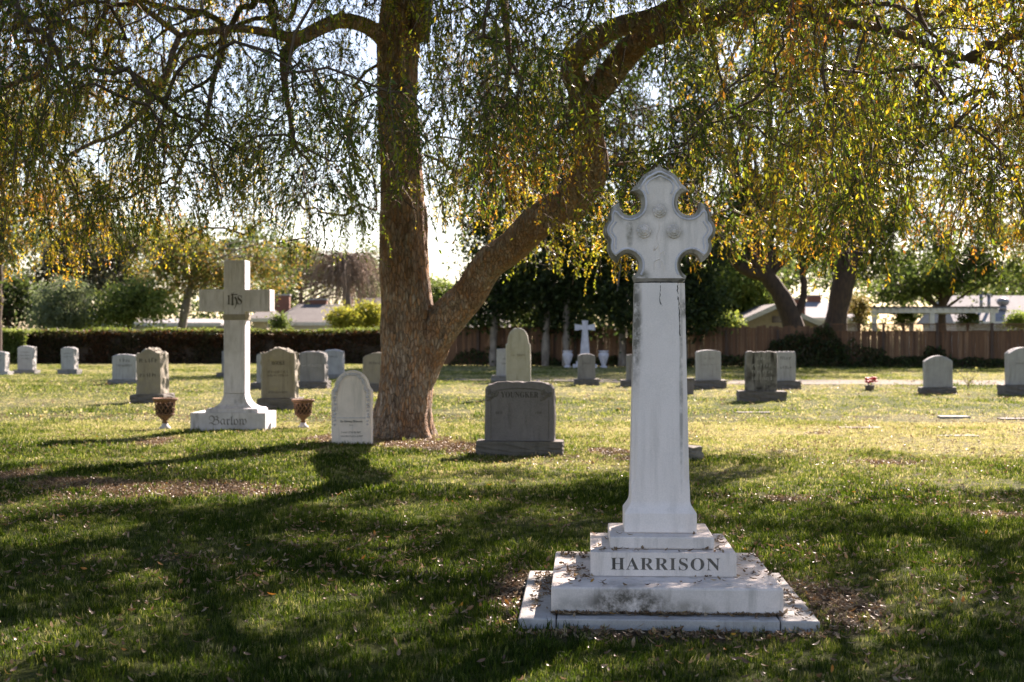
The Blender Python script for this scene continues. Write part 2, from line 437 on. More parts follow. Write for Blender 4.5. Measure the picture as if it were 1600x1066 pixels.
def rand_dirs(n, rng=RNG): return unit(rng.normal(size=(n, 3)))
def foliage(name, C, L, W, colr, mat, parent, droop=.3, rng=RNG):
    n = len(C); D = rand_dirs(n, rng); D[:, 2] -= droop; D = unit(D)
    U = unit(np.cross(D, rand_dirs(n, rng)))
    V, Fc, cc = leaf_quads(C, D, U, L, W, colr)
    return mesh_np(name, V, Fc, mat, parent, False, cc)
def clumps(n_cl, n_leaf, centre, rad, rng, cr=(.35, .8), hollow=.35):
    """leaf centres gathered in clumps inside an ellipsoid"""
    d = rand_dirs(n_cl, rng); r = (hollow + (1 - hollow) * rng.random(n_cl)) ** (1 / 1.6)
    cc = np.array(centre) + d * r[:, None] * np.array(rad)
    cr_ = rng.uniform(*cr, n_cl)
    idx = np.repeat(np.arange(n_cl), n_leaf)
    pts = cc[idx] + rng.normal(size=(len(idx), 3)) * (cr_[idx] * .5)[:, None] * np.array([1, 1, .75])
    return pts, cc

# ------------------------------------------------------------------ hedge, fence, houses behind
def hedge(name, label, x0, x1, y0, y1, top, seed, cols_front, cols_top, n):
    rng = np.random.default_rng(seed)
    e = empty(name, ((x0 + x1) / 2, (y0 + y1) / 2, 0), 0, label, 'hedge')
    ox, oy = (x0 + x1) / 2, (y0 + y1) / 2
    xs = np.linspace(x0 + .15, x1 - .15, 60); V, Fq = [], []
    for x in xs:
        t = top - .22 + (fbm(x * .7, 0, 0, seed) - .5) * .25
        V += [(x - ox, y0 + .2 - oy, 0), (x - ox, y0 + .18 - oy, t * .6), (x - ox, y0 + .3 - oy, t), (x - ox, y1 - .3 - oy, t), (x - ox, y1 - .2 - oy, 0)]
    for i in range(59):
        for k in range(4): a = i * 5 + k; Fq.append((a, a + 5, a + 6, a + 1))
    mesh_np('branch_mass', np.array(V), np.array(Fq), M['hedge_core'], e)
    nf = int(n * .62)
    z = rng.random(nf) ** .8 * (top - .05) + .03; x = rng.uniform(x0, x1, nf)
    bulge = (fbm(x * 1.1, z * 1.4, 0, seed + 2) - .5) * .5
    y = y0 + .12 + rng.normal(0, .07, nf) + bulge
    t_ = top + (fbm(x * .7, 0 * x, 0, seed) - .5) * .25; z = np.minimum(z, t_)
    cf = pal(nf, cols_front, rng, .35)
    dead = fbm(x * .5, z * .8, 0, seed + 4)[:, None]
    cf = np.where(dead > .5, cf * np.array([1.25, .85, .8]), cf)
    nt = n - nf
    x2 = rng.uniform(x0, x1, nt); y2 = rng.uniform(y0, y1, nt)
    z2 = top + (fbm(x2 * .7, 0 * x2, 0, seed) - .5) * .25 + np.abs(rng.normal(0, .06, nt)) - .08 + (fbm(x2 * 2, y2 * 2, 0, seed + 7) - .5) * .16
    ct = pal(nt, cols_top, rng, .35)
    C = np.vstack([np.stack([x, y, z], -1), np.stack([x2, y2, z2], -1)]) - np.array([ox, oy, 0])
    L = rng.uniform(.09, .17, n); foliage('leaves', C, L, L * .6, np.vstack([cf, ct]), M['leaf_far'], e, .3, rng)
    return e
M['hedge_core'] = simple('hedge_branches', (.035, .024, .016), (.055, .036, .022), 4, .95, .6)
hedge('clipped_hedge', 'long clipped brown and green hedge behind the left stones', PX(44, 75), PX(800, 75), 75, 76.8, 1.76, 3,
      [(.07, .045, .022), (.055, .05, .02), (.10, .06, .03), (.04, .045, .015)], [(.10, .14, .03), (.14, .17, .05), (.08, .11, .025)], 42000)
hedge('light_hedge', 'bright green leafy hedge at the far left edge', PX(-140, 74), PX(43, 74), 73.6, 75.6, 1.74, 8,
      [(.10, .14, .03), (.16, .20, .05), (.07, .10, .02)], [(.16, .2, .05), (.2, .24, .08)], 14000)

FA, FB = Vector((-4.0, 70.0, 0)), Vector((29.0, 63.6, 0))
fdir = (FB - FA); flen = fdir.length; fang = math.atan2(fdir.y, fdir.x)
fence = empty('wooden_fence', FA, fang, 'weathered brown board fence along the back of the cemetery', 'fence')
bm = bmesh.new(); bm_box(bm, -.0725, .0725, -.011, .011, 0, 1.0)
pm = bpy.data.meshes.new('plank'); bm.to_mesh(pm); bm.free(); pm.materials.append(M['plank'])
LAT = flen * .56                     # from here the boards are lower, with a lattice band above
npl = int(flen / .145)
for i in range(npl):
    s = i * .145 + .07
    o = bpy.data.objects.new('plank', pm); link(o, fence)
    h = (1.86 + random.uniform(-.06, .07)) if s < LAT else 1.60
    o.location = (s, random.uniform(-.006, .006), .03); o.scale = (random.uniform(.96, 1.0), 1, h); o.rotation_euler = (0, random.uniform(-.003, .003), 0)
for i in range(int(flen / 2.4) + 1):
    s = i * 2.4; box('post', s - .06, s + .06, -.16, -.045, 0, 2.05 if s >= LAT else 1.75, M['wood_post'], fence)
for z in (.35, 1.45):
    box('rail', 0, flen, .03, .07, z, z + .09, M['wood_post'], fence)
box('cap_rail', LAT, flen, -.07, .05, 1.97, 2.02, M['plank'], fence)
box('lattice_rail', LAT, flen, -.045, .03, 1.63, 1.69, M['plank'], fence)
bm = bmesh.new()
for s in np.arange(LAT, flen - .3, .085):
    for sg in (-1, 1):
        x0, x1 = (s, s + .27) if sg > 0 else (s + .27, s)
        vs_ = [bm.verts.new((x0, .004 * sg - .01, 1.695)), bm.verts.new((x0 + .028, .004 * sg - .01, 1.695)), bm.verts.new((x1 + .028, .004 * sg - .01, 1.965)), bm.verts.new((x1, .004 * sg - .01, 1.965))]
        f = bm.faces.new(vs_)
g = bmesh.ops.extrude_face_region(bm, geom=bm.faces[:]); bmesh.ops.translate(bm, verts=[v for v in g['geom'] if isinstance(v, bmesh.types.BMVert)], vec=(0, .006, 0))
mesh_bm('lattice', bm, M['plank'], fence)
def fence_pt(px, off=0.0):
    """point on the fence line under an image column"""
    k = (px - 800) / FOC; t = (k * FA.y - FA.x) / (fdir.x - k * fdir.y)
    p = FA + fdir * t; return Vector((p.x, p.y + off, 0))

def hip_house(name, label, px0, px1, d, depth, eave_py, ridge_py, wall, roof, ridge_in=.35, gable=False, chimneys=(), windows=()):
    x0, x1 = PX(px0, d), PX(px1, d); ez, rz = PZ(eave_py, d), PZ(ridge_py, d)
    e = empty(name, ((x0 + x1) / 2, d, 0), 0, label, 'house'); w = (x1 - x0) / 2
    box('wall', -w + .35, w - .35, .4, depth - .4, 0, ez + .02, wall, e)
    ri = w * ridge_in if not gable else -.0
    bm = bmesh.new(); t = .14
    lo = [bm.verts.new(p) for p in ((-w, 0, ez), (w, 0, ez), (w, depth, ez), (-w, depth, ez))]
    hi = [bm.verts.new(p) for p in ((-w, 0, ez + t), (w, 0, ez + t), (w, depth, ez + t), (-w, depth, ez + t))]
    r1, r2 = bm.verts.new((-w + ri, depth / 2, rz)), bm.verts.new((w - ri, depth / 2, rz))
    bm.faces.new(lo)
    for i in range(4): bm.faces.new((lo[i], lo[(i + 1) % 4], hi[(i + 1) % 4], hi[i]))
    bm.faces.new((hi[0], hi[1], r2, r1)); bm.faces.new((hi[1], hi[2], r2)); bm.faces.new((hi[2], hi[3], r1, r2)); bm.faces.new((hi[3], hi[0], r1))
    rf = mesh_bm('roof', bm, roof, e)
    box('fascia', -w - .02, w + .02, -.03, .03, ez - .08, ez + t + .01, M['white_paint'], e)
    for (cpx, top_py, cw) in chimneys:
        cx = PX(cpx, d + depth * .5) - (x0 + x1) / 2; cz = PZ(top_py, d + depth * .5)
        ch = box('chimney', cx - cw / 2, cx + cw / 2, depth * .5, depth * .5 + .6, ez, cz, M['brick'], rf)
        box('chimney_cap', cx - cw / 2 - .06, cx + cw / 2 + .06, depth * .5 - .06, depth * .5 + .66, cz, cz + .1, M['paver'], rf)
    for (wpx, ww, z0, z1) in windows:
        cx = PX(wpx, d) - (x0 + x1) / 2
        wn = box('window', cx - ww / 2, cx + ww / 2, .34, .41, z0, z1, M['white_paint'], e)
        box('pane', cx - ww / 2 + .06, cx + ww / 2 - .06, .325, .345, z0 + .06, z1 - .06, M['glass'], wn)
    return e
hip_house('house', 'grey hip roofed house with brick chimney behind the hedge', 424, 545, 96, 9, 507, 473, M['stucco_white'], M['shingle'], .42, False, [(441, 462, 1.0), (497, 469, 1.2)], [(470, 1.4, .9, 1.8)])
hip_house('house', 'small grey roofed wing left of the chimney house', 386, 424, 92, 6, 501, 482, M['stucco_tan'], M['shingle'], .4, False, (), [(402, 1.0, .8, 1.7)])
hip_house('house', 'grey hip roofed house beside the large trunk', 528, 640, 104, 10, 502, 463, M['stucco_tan'], M['shingle'], .45, False, [(545, 466, .5)], [(575, 1.5, .9, 1.7)])
hip_house('house', 'low pale roofed house behind the left shrubs', 60, 345, 94, 8, 508, 497, M['stucco_white'], M['shingle_pale'], .2, False, (), [(150, 1.5, .8, 1.6), (260, 1.5, .8, 1.6)])
hip_house('house', 'tan roofed house seen under the leaning limb', 700, 800, 92, 8, 515, 486, M['stucco_tan'], M['shingle'], .4)
hip_house('house', 'pale shingled house behind the white patio cover', 1490, 1720, 98, 9, 506, 459, M['stucco_white'], M['shingle_pale'], .12, False, (), [(1530, 1.4, .9, 1.9), (1590, 1.4, .9, 1.9)])
# tan gabled house, gable towards the cemetery
d = 84; gw = (PX(1296, d) - PX(1132, d)) / 2; ez, rz = PZ(514, d), PZ(478, d)
gh = empty('house', (PX(1214, d), d, 0), 0, 'tan gabled house with the leaning trunk in front', 'house')
bm = bmesh.new(); f = [bm.verts.new(p) for p in ((-gw + .3, 0, 0), (gw - .3, 0, 0), (gw - .3, 0, ez), (0, 0, rz - .12), (-gw + .3, 0, ez))]
fc = bm.faces.new(f); g = bmesh.ops.extrude_face_region(bm, geom=[fc]); bmesh.ops.translate(bm, verts=[v for v in g['geom'] if isinstance(v, bmesh.types.BMVert)], vec=(0, 9, 0))
mesh_bm('wall', bm, M['stucco_tan'], gh)
for sg in (-1, 1):
    bm = bmesh.new()
    v = [bm.verts.new(p) for p in ((sg * (gw + .25), -.5, ez - .12), (0, -.5, rz), (0, 9.4, rz), (sg * (gw + .25), 9.4, ez - .12))]
    fc = bm.faces.new(v); g = bmesh.ops.extrude_face_region(bm, geom=[fc]); bmesh.ops.translate(bm, verts=[q for q in g['geom'] if isinstance(q, bmesh.types.BMVert)], vec=(0, 0, .14))
    rf = mesh_bm('roof', bm, M['shingle'], gh)
    bm = bmesh.new()
    v = [bm.verts.new(p) for p in ((sg * (gw + .25), -.52, ez - .26), (0, -.52, rz - .14), (0, -.52, rz + .16), (sg * (gw + .25), -.52, ez + .04))]
    fc = bm.faces.new(v); g = bmesh.ops.extrude_face_region(bm, geom=[fc]); bmesh.ops.translate(bm, verts=[q for q in g['geom'] if isinstance(q, bmesh.types.BMVert)], vec=(0, -.04, 0))
    mesh_bm('bargeboard', bm, M['white_paint'], gh)
box('chimney', 1.9, 2.7, 5.0, 5.7, ez, rz + .5, M['brick'], gh); box('chimney_cap', 1.84, 2.76, 4.94, 5.76, rz + .5, rz + .6, M['paver'], gh)
box('vent', -.3, .3, -.02, .02, rz - 1.0, rz - .6, M['glass'], gh)
hip_house('house', 'grey roofed house with brick chimney between the two far trunks', 1240, 1345, 97, 8, 500, 470, M['stucco_white'], M['shingle_pale'], .4, False, [(1273, 463, .9)])
# white patio cover
d = 79; px0, px1 = 1338, 1562
pg = empty('patio_cover', (PX(1450, d), d, 0), 0, 'white flat roofed patio cover above the board fence', 'patio cover')
w = (PX(px1, d) - PX(px0, d)) / 2; zt = PZ(479, d)
box('roof', -w, w, 0, 4.5, zt - .09, zt, M['shingle'], pg)
box('beam', -w + .05, w - .05, .05, .2, zt - .36, zt - .095, M['white_paint'], pg)
box('beam', -w + .05, w - .05, 4.1, 4.25, zt - .36, zt - .095, M['white_paint'], pg)
for k in range(22):
    x = -w + .15 + k * (2 * w - .3) / 21; box('rafter', x - .035, x + .035, -.12, 4.4, zt - .20, zt - .092, M['white_paint'], pg)
for ppx in (1367, 1457, 1552):
    for yy in (.06, 4.1):
        x = PX(ppx, d) - PX(1450, d); box('post', x - .13, x + .13, yy, yy + .14, 0, zt - .362, M['white_paint'], pg)
# roof turbine vent and pipes
d = 100
tv = empty('roof_vent', (PX(1567, d), d, PZ(486, d)), 0, 'dark round turbine vent on the pale roof', 'vent')
def lathe(name, prof, mat, parent, seg=16, smooth=True):
    a = np.arange(seg) * 2 * np.pi / seg; V = np.concatenate([np.stack([r * np.cos(a), r * np.sin(a), np.full(seg, z)], -1) for r, z in prof])
    idx = np.arange(len(prof) * seg).reshape(len(prof), seg)
    Q = np.stack([idx[:-1], np.roll(idx[:-1], -1, 1), np.roll(idx[1:], -1, 1), idx[1:]], -1).reshape(-1, 4)
    return mesh_np(name, V, Q, mat, parent, smooth)
lathe('collar', [(.0, 0), (.26, 0), (.26, .35), (.0, .36)], M['metal'], tv)
lathe('turbine', [(.18, .35), (.36, .45), (.46, .66), (.36, .84), (.12, .92), (0, .94)], M['metal'], tv)
for i, (ppx, pyt) in enumerate(((1545, 462), (1533, 458))):
    t = empty('roof_pipe', (PX(ppx, d), d, PZ(480, d)), 0, ('short dark vent pipe next to the turbine vent', 'thin vent pipe left of the other roof pipe')[i], 'pipe')
    lathe('pipe', [(.0, -.5), (.12, -.5), (.12, PZ(pyt, d) - PZ(480, d)), (0, PZ(pyt, d) - PZ(480, d) + .01)], M['metal'], t, 10)
    lathe('cap', [(.2, PZ(pyt, d) - PZ(480, d)), (.2, PZ(pyt, d) - PZ(480, d) + .1), (0, PZ(pyt, d) - PZ(480, d) + .16)], M['metal'], t, 10)

# ------------------------------------------------------------------ far trees and shrubs
def far_tree(name, label, px, d, lobes, cols, n_leaf, leaf=(.16, .30), trunk=None, limbs=True, seed=0, cat='tree', droop=.35, mat=None, bark='bark_far', cr=(.5, 1.1), per=60, group=None):
    """lobes: (px, py, rx_px, ry_px, weight); trunk: list of (px, py, width px)"""
    rng = np.random.default_rng(seed); base = Vector((PX(px, d), d, 0)); e = empty(name, base, 0, label, cat, group)
    C = []; n_leaf = int(n_leaf * 2.0)
    tot = sum(l[4] for l in lobes); cents = []
    for (lx, ly, rx, ry, w) in lobes:
        c = P(lx, ly, d); c.y += rng.uniform(-1, 1) * rx * d / FOC * .5
        rad = (rx * d / FOC, max(rx, ry) * .8 * d / FOC, ry * d / FOC); n = int(n_leaf * w / tot)
        k = max(3, n // per)
        pts, cc = clumps(k, per, c, rad, rng, cr); C.append(pts); cents.append((c, cc))
    C = np.vstack(C); C = C[C[:, 2] > .1]; n = len(C)
    colr = pal(n, cols, rng, .3)
    tone = fbm(C[:, 0] * .8, C[:, 1] * .8, C[:, 2] * .8, seed)[:, None]; colr *= .65 + .7 * tone
    L = rng.uniform(*leaf, n)
    foliage('crown', C - np.array(base), L, L * .5, colr, mat or M['leaf_far'], e, droop, rng)
    if trunk:
        pts = spline([(*(P(a, b, d)), w * d / FOC / 2) for a, b, w in trunk], .4)
        ground_p = pts[0].copy(); 
        if pts[0, 2] > .05: pts = np.vstack([[pts[0, 0], pts[0, 1], 0, pts[0, 3] * 1.15], pts])
        V, Q = tube_np(pts[:, :3] - np.array(base), pts[:, 3] * (1 + .12 * rng.normal(size=len(pts))), 10); mesh_np('trunk', V, Q, M[bark], e, True)
        top = pts[-1, :3]
        if limbs:
            acc = Acc()
            for c, cc in cents:
                for q in cc[:: max(1, len(cc) // 5)]:
                    j = rng.integers(len(pts) // 2, len(pts)); a = pts[j, :3]
                    m_ = (a + q) / 2 + np.array([0, 0, .15 * np.linalg.norm(q - a)])
                    s = spline([a, m_, q], .7); V, Q = tube_np(s - np.array(base), np.linspace(pts[-1, 3] * .55, .025, len(s)), 5); acc.add(V, Q)
            acc.build('limbs', M[bark], e)
    return e
DKG = [(.030, .05, .016), (.045, .07, .02), (.06, .08, .022)]
MIDG = [(.06, .10, .025), (.09, .13, .03), (.12, .15, .04)]
LITG = [(.12, .18, .04), (.17, .23, .05), (.22, .26, .07)]
OLIVE = [(.09, .10, .03), (.13, .12, .035), (.17, .14, .04), (.22, .14, .04)]
GREYG = [(.11, .145, .08), (.14, .17, .10), (.08, .11, .06)]
far_tree('tall_tree', 'tall olive green tree at the far left edge', 20, 58, [(10, 250, 110, 110, 2), (-40, 400, 90, 90, 1.3), (60, 160, 80, 80, 1), (-80, 220, 90, 140, 1)], OLIVE + DKG, 6500, (.16, .28), [(-10, 566, 26), (-6, 450, 20), (0, 300, 14), (5, 160, 8)], seed=31)
far_tree('conifer_tree', 'dark feathery conifer behind the left hedge', 130, 98, [(120, 400, 60, 34, 1.2), (170, 440, 60, 36, 1.3), (80, 450, 44, 40, 1), (200, 390, 40, 22, .5), (140, 350, 30, 20, .4)], [(.05, .06, .035), (.07, .075, .045), (.09, .075, .04)], 5200, (.2, .4), [(135, 520, 12), (133, 440, 10), (138, 345, 4)], seed=32, droop=.1)
far_tree('dark_tree', 'dense dark rounded tree at the left above the bright hedge', 15, 90, [(10, 470, 60, 46, 2), (-50, 440, 60, 60, 1)], DKG, 5000, (.18, .32), [(15, 560, 12), (12, 470, 8)], seed=33)
far_tree('grey_shrub', 'grey green shrub above the hedge at the left', 108, 84, [(105, 475, 42, 36, 2), (85, 500, 36, 20, 1)], GREYG, 4200, (.14, .26), [(105, 540, 8), (105, 480, 5)], seed=34, cat='shrub')
far_tree('leafy_shrub', 'green leafy shrub between the grey shrub and the multi stemmed tree', 200, 86, [(190, 478, 48, 28, 2), (235, 470, 36, 36, 1.4), (160, 500, 40, 14, .7)], MIDG + LITG, 4600, (.14, .26), [(200, 540, 9), (205, 475, 6)], seed=35, cat='shrub')
far_tree('spreading_tree', 'open crowned tree with grey stems behind the tall cross', 288, 88, [(300, 400, 52, 40, 1.4), (250, 430, 50, 34, 1), (340, 440, 50, 36, 1), (390, 430, 44, 36, .9), (440, 410, 46, 40, .9), (270, 375, 40, 26, .5)], MIDG + OLIVE + [(.26, .16, .05)], 6200, (.15, .27), [(284, 545, 16), (286, 500, 14), (300, 440, 9), (312, 395, 5)], seed=36, bark='bark_pale')
far_tree('green_tree', 'green tree beyond the grey roofs left of the trunk', 470, 118, [(440, 455, 50, 26, 1), (470, 420, 40, 30, 1), (575, 440, 26, 40, 1.2), (590, 480, 20, 20, .5)], MIDG + GREYG, 3600, (.2, .36), [(470, 530, 10), (470, 430, 6)], seed=37)
far_tree('light_green_tree', 'small light green tree seen in the fork of the large tree', 705, 112, [(700, 470, 34, 24, 1), (680, 452, 22, 18, .6), (735, 480, 26, 18, .6)], LITG + MIDG, 2200, (.2, .34), [(705, 530, 8), (703, 470, 5)], seed=38)
# bare weeping tree: fine dry twigs only
dt = 108; base = Vector((PX(542, dt), dt, 0)); bt = empty('bare_tree', base, 0, 'leafless brown weeping tree above the grey roofs', 'tree')
rng = np.random.default_rng(39); acc = Acc()
pts = spline([(*P(545, 530, dt), .35), (*P(543, 470, dt), .28), (*P(540, 420, dt), .16)], .6); V, Q = tube_np(pts[:, :3] - np.array(base), pts[:, 3], 8); mesh_np('trunk', np.vstack([V]), Q, M['bark_pale'], bt, True)
for k in range(520):
    a = P(540 + rng.normal(0, 6), rng.uniform(395, 450), dt); q = P(540 + rng.normal(0, 30), rng.uniform(392, 440), dt); q.y += rng.normal(0, 1.5)
    e_ = Vector((q.x + (q.x - base.x) * rng.uniform(.15, .6), q.y + rng.normal(0, .4), q.z - rng.uniform(1, 3.2)))
    s = spline([a, q, e_], .5); V, Q = tube_np(s - np.array(base), np.linspace(.035, .012, len(s)), 3); acc.add(V, Q)
acc.build('twigs', M['dead_twig'], bt)
for i, (px, py, rx, ry, lab) in enumerate(((540, 498, 28, 16, 'yellow green shrub showing above the hedge left of the trunk'), (577, 494, 20, 18, 'taller yellow green shrub above the hedge nearest the trunk'))):
    far_tree('yellow_shrub', lab, px, 80 + i, [(px, py, rx, ry, 1)], [(.26, .27, .04), (.34, .31, .05), (.2, .23, .04)], 2200, (.10, .2), [(px, 545, 6), (px, py, 3)], seed=41 + i, cat='shrub', cr=(.3, .6), group='yellow shrubs above the hedge')
far_tree('small_shrub', 'small dark green shrub in front of the chimney house', 436, 82, [(436, 503, 12, 10, 1)], MIDG, 700, (.1, .2), [(436, 545, 4), (436, 505, 2)], seed=44, cat='shrub', cr=(.2, .5))
# evergreen row in front of the fence, centre
for i, (px, d, w, lab) in enumerate(((765, 69.0, 62, 'dark evergreen tree right of the leaning limb'), (845, 68.4, 66, 'dark evergreen tree left of the far white cross'), (905, 68.0, 58, 'dark evergreen tree with pale trunk by the left white urn'), (985, 67.4, 64, 'dark evergreen tree behind the carved marble cross'), (1075, 67.6, 52, 'dark evergreen tree right of the carved marble cross'))):
    tx = (770, 852, 884, 972, 1068)[i]
    far_tree('evergreen_tree', lab, tx, d, [(px, 470, w, 50, 1.6), (px + 8, 400, w, 70, 1.6), (px - 10, 300, w * .9, 70, 1), (px + 5, 200, w * .8, 70, .8), (px, 90, w * .7, 60, .5)], DKG + [(.022, .036, .012)], 8500, (.16, .30),
             [(tx, 572, 13), (tx + 1, 530, 11), (tx + 3, 450, 9), (px, 330, 5)], seed=50 + i, bark='bark_pale', group='dark evergreens in front of the fence')
# trees behind the fence on the right
far_tree('pepper_tree', 'light green weeping tree behind the fence beside the tan gable', 1150, 92, [(1150, 440, 48, 46, 2), (1110, 460, 34, 40, 1), (1190, 470, 26, 34, .8)], LITG, 6200, (.2, .36), [(1150, 530, 14), (1150, 440, 8)], seed=61, droop=1.4)
far_tree('bright_shrub', 'bright yellow green shrub standing behind the fence', 1108, 72, [(1100, 498, 26, 16, 1.2), (1135, 500, 20, 14, .8)], LITG + [(.26, .3, .06)], 2400, (.10, .19), [(1108, 545, 6), (1108, 500, 3)], seed=62, cat='shrub', cr=(.3, .6))
far_tree('leaning_tree', 'large tree with dark leaning forked trunk before the tan house', 1240, 73, [(1180, 330, 70, 60, 1.4), (1120, 370, 50, 40, .8), (1240, 300, 70, 70, 1.2), (1200, 180, 110, 80, 1.5), (1190, 20, 120, 80, 1.3), (1120, 150, 90, 70, .8), (1270, 380, 40, 30, .5), (1130, 80, 110, 70, 1)], MIDG + DKG, 10500, (.17, .30),
         [(1243, 560, 36), (1241, 515, 35), (1222, 465, 28), (1194, 425, 25), (1176, 390, 20), (1164, 340, 15)], seed=63)
lt = bpy.data.objects['leaning_tree']; b0 = np.array(lt.location)
for (sp_, nm) in (([(1200, 430, 26), (1160, 418, 20), (1130, 385, 14), (1100, 340, 8)], 'limb'), ([(1241, 500, 14), (1256, 460, 11), (1252, 400, 9), (1258, 340, 7)], 'limb')):
    s = spline([(*P(a, b, 73), w * 73 / FOC / 2) for a, b, w in sp_], .4); V, Q = tube_np(s[:, :3] - b0, s[:, 3], 9); mesh_np(nm, V, Q, M['bark_far'], lt, True)
far_tree('stout_tree', 'large tree with stout straight trunk right of the leaning one', 1308, 74, [(1350, 330, 80, 60, 1.4), (1420, 370, 70, 50, 1.2), (1300, 240, 90, 70, 1.3), (1440, 250, 90, 70, 1.2), (1400, 120, 120, 70, 1.2), (1440, -10, 140, 80, 1.4), (1290, 0, 100, 80, 1), (1380, 410, 50, 26, .5)], MIDG + DKG, 11500, (.17, .30),
         [(1303, 560, 38), (1305, 512, 36), (1314, 460, 33), (1324, 420, 31), (1338, 370, 24), (1350, 300, 17)], seed=64)
s = spline([(*P(a, b, 74), w * 74 / FOC / 2) for a, b, w in [(1318, 430, 24), (1292, 390, 17), (1270, 350, 11), (1262, 300, 7)]], .4); st_ = bpy.data.objects['stout_tree']
V, Q = tube_np(s[:, :3] - np.array(st_.location), s[:, 3], 9); mesh_np('limb', V, Q, M['bark_far'], st_, True)
far_tree('round_tree', 'dense dark green tree above the white patio cover', 1460, 88, [(1440, 430, 60, 34, 1.3), (1500, 420, 60, 40, 1.3), (1560, 380, 60, 50, 1), (1600, 430, 50, 26, .6), (1400, 455, 40, 22, .7)], DKG + MIDG, 6500, (.18, .32), [(1470, 540, 16), (1475, 430, 9)], seed=65)
far_tree('corner_tree', 'loose green tree at the right edge beyond the roofs', 1640, 76, [(1620, 330, 80, 70, 1), (1680, 420, 70, 70, 1), (1600, 230, 80, 70, 1)], MIDG + OLIVE, 5200, (.17, .3), [(1650, 560, 22), (1645, 420, 14), (1635, 300, 8)], seed=66)
far_tree('low_shrub', 'low light green shrub above the fence at the right edge', 1592, 80, [(1595, 500, 22, 12, 1)], LITG, 1100, (.10, .2), [(1595, 545, 5), (1595, 500, 3)], seed=67, cat='shrub', cr=(.25, .5))
far_tree('twiggy_shrub', 'pale twiggy shrub right of the stout trunk', 1345, 78, [(1340, 485, 16, 22, 1)], OLIVE + [(.3, .25, .16)], 900, (.1, .2), [(1342, 545, 5), (1342, 490, 3)], seed=68, cat='shrub', cr=(.25, .5))
for i, (px, lab) in enumerate(((1412, 'leafy potted plant under the left half of the patio cover'), (1512, 'leafy potted plant under the right half of the patio cover'))):
    far_tree('potted_plant', lab, px, 80.5, [(px, 497, 15, 11, 1)], MIDG, 420, (.1, .22), [(px, 545, 6), (px, 500, 3)], seed=70 + i, cat='plant', cr=(.2, .4), group='potted plants under the patio cover')
rng = np.random.default_rng(90); C = []
for k in range(185):
    px = rng.uniform(-150, 1800)
    if 600 < px < 760: continue
    d = rng.uniform(125, 150); top = np.interp(px, [-150, 0, 250, 420, 590, 770, 1000, 1150, 1350, 1500, 1800], [335, 345, 355, 380, 405, 470, 440, 400, 390, 420, 410]) + rng.normal(0, 14); c = P(px, top + 22, d)
    q, _ = clumps(7, 40, c, (3.2, 3, 2.0), rng, (.8, 1.6)); C.append(q); q, _ = clumps(5, 40, (c.x, c.y, c.z * .45), (3.2, 3, c.z * .5), rng, (.8, 1.6)); C.append(q)
C = np.vstack(C); C = C[C[:, 2] > 0]; L = rng.uniform(.3, .55, len(C)); cc_ = pal(len(C), MIDG + GREYG + DKG + OLIVE[:2], rng, .3) * (.6 + .8 * fbm(C[:, 0] * .15, C[:, 1] * .15, C[:, 2] * .15, 4)[:, None])
dw = foliage('distant_woodland', C, L, L * .55, cc_, M['leaf_far'], None, .3, rng); tag(dw, 'hazy line of distant trees beyond the houses', None, None, 'stuff')
# ivy on the fence and undergrowth along its foot
def ivy(name, label, spans, n, seed, cat='ivy', cols=DKG + [(.05, .05, .02), (.07, .055, .025)]):
    rng = np.random.default_rng(seed); C = []
    for (a, b, z0, z1, w, off) in spans:
        k = int(n * w); px = rng.uniform(a, b, k); e_ = np.clip((1 - np.abs((px - (a + b) / 2) / ((b - a) / 2)) ** 4), .05, 1)
        z = z0 + rng.random(k) ** .8 * (z1 - z0) * e_ * (.6 + .7 * fbm(px * .06, px * 0, 0, seed))
        y = np.array([fence_pt(p).y for p in px]) - .08 - np.abs(rng.normal(0, .16, k)) - off * (1 - z / max(z1, .1))
        C.append(np.stack([(px - 800) / FOC * y, y, z], -1))
    C = np.vstack(C); c0 = np.array([C[:, 0].mean(), C[:, 1].mean(), 0]); e = empty(name, c0, 0, label, cat)
    L = rng.uniform(.08, .16, len(C)); foliage('leaves', C - c0, L, L * .75, pal(len(C), cols, rng, .4), M['leaf_far'], e, .5, rng)
    acc = Acc()
    for k in range(40):
        q = C[rng.integers(len(C))] - c0; s = spline([(q[0] + rng.normal(0, .3), q[1] + .05, 0), (q[0] + rng.normal(0, .15), q[1] + .06, q[2] * .5), q], .3)
        V, Q = tube_np(s, np.linspace(.02, .008, len(s)), 4); acc.add(V, Q)
    acc.build('stems', M['twig'], e)
ivy('ivy_mass', 'dark ivy mass climbing the fence below the leaning trunk', [(1190, 1330, 0, 1.85, .7, .2), (1240, 1400, 0, 1.2, .3, .3)], 5200, 81)
ivy('fence_undergrowth', 'low dark undergrowth along the foot of the right fence', [(1060, 1240, 0, .6, .22, .4), (1330, 1480, 0, .5, .3, .4), (1400, 1640, 0, .45, .38, .5), (1440, 1480, 0, 1.0, .1, .2)], 6500, 82)
ivy('shade_undergrowth', 'dark undergrowth under the evergreens behind the far cross', [(700, 880, 0, .9, .4, .3), (860, 1060, 0, .5, .4, .3)], 3600, 83)

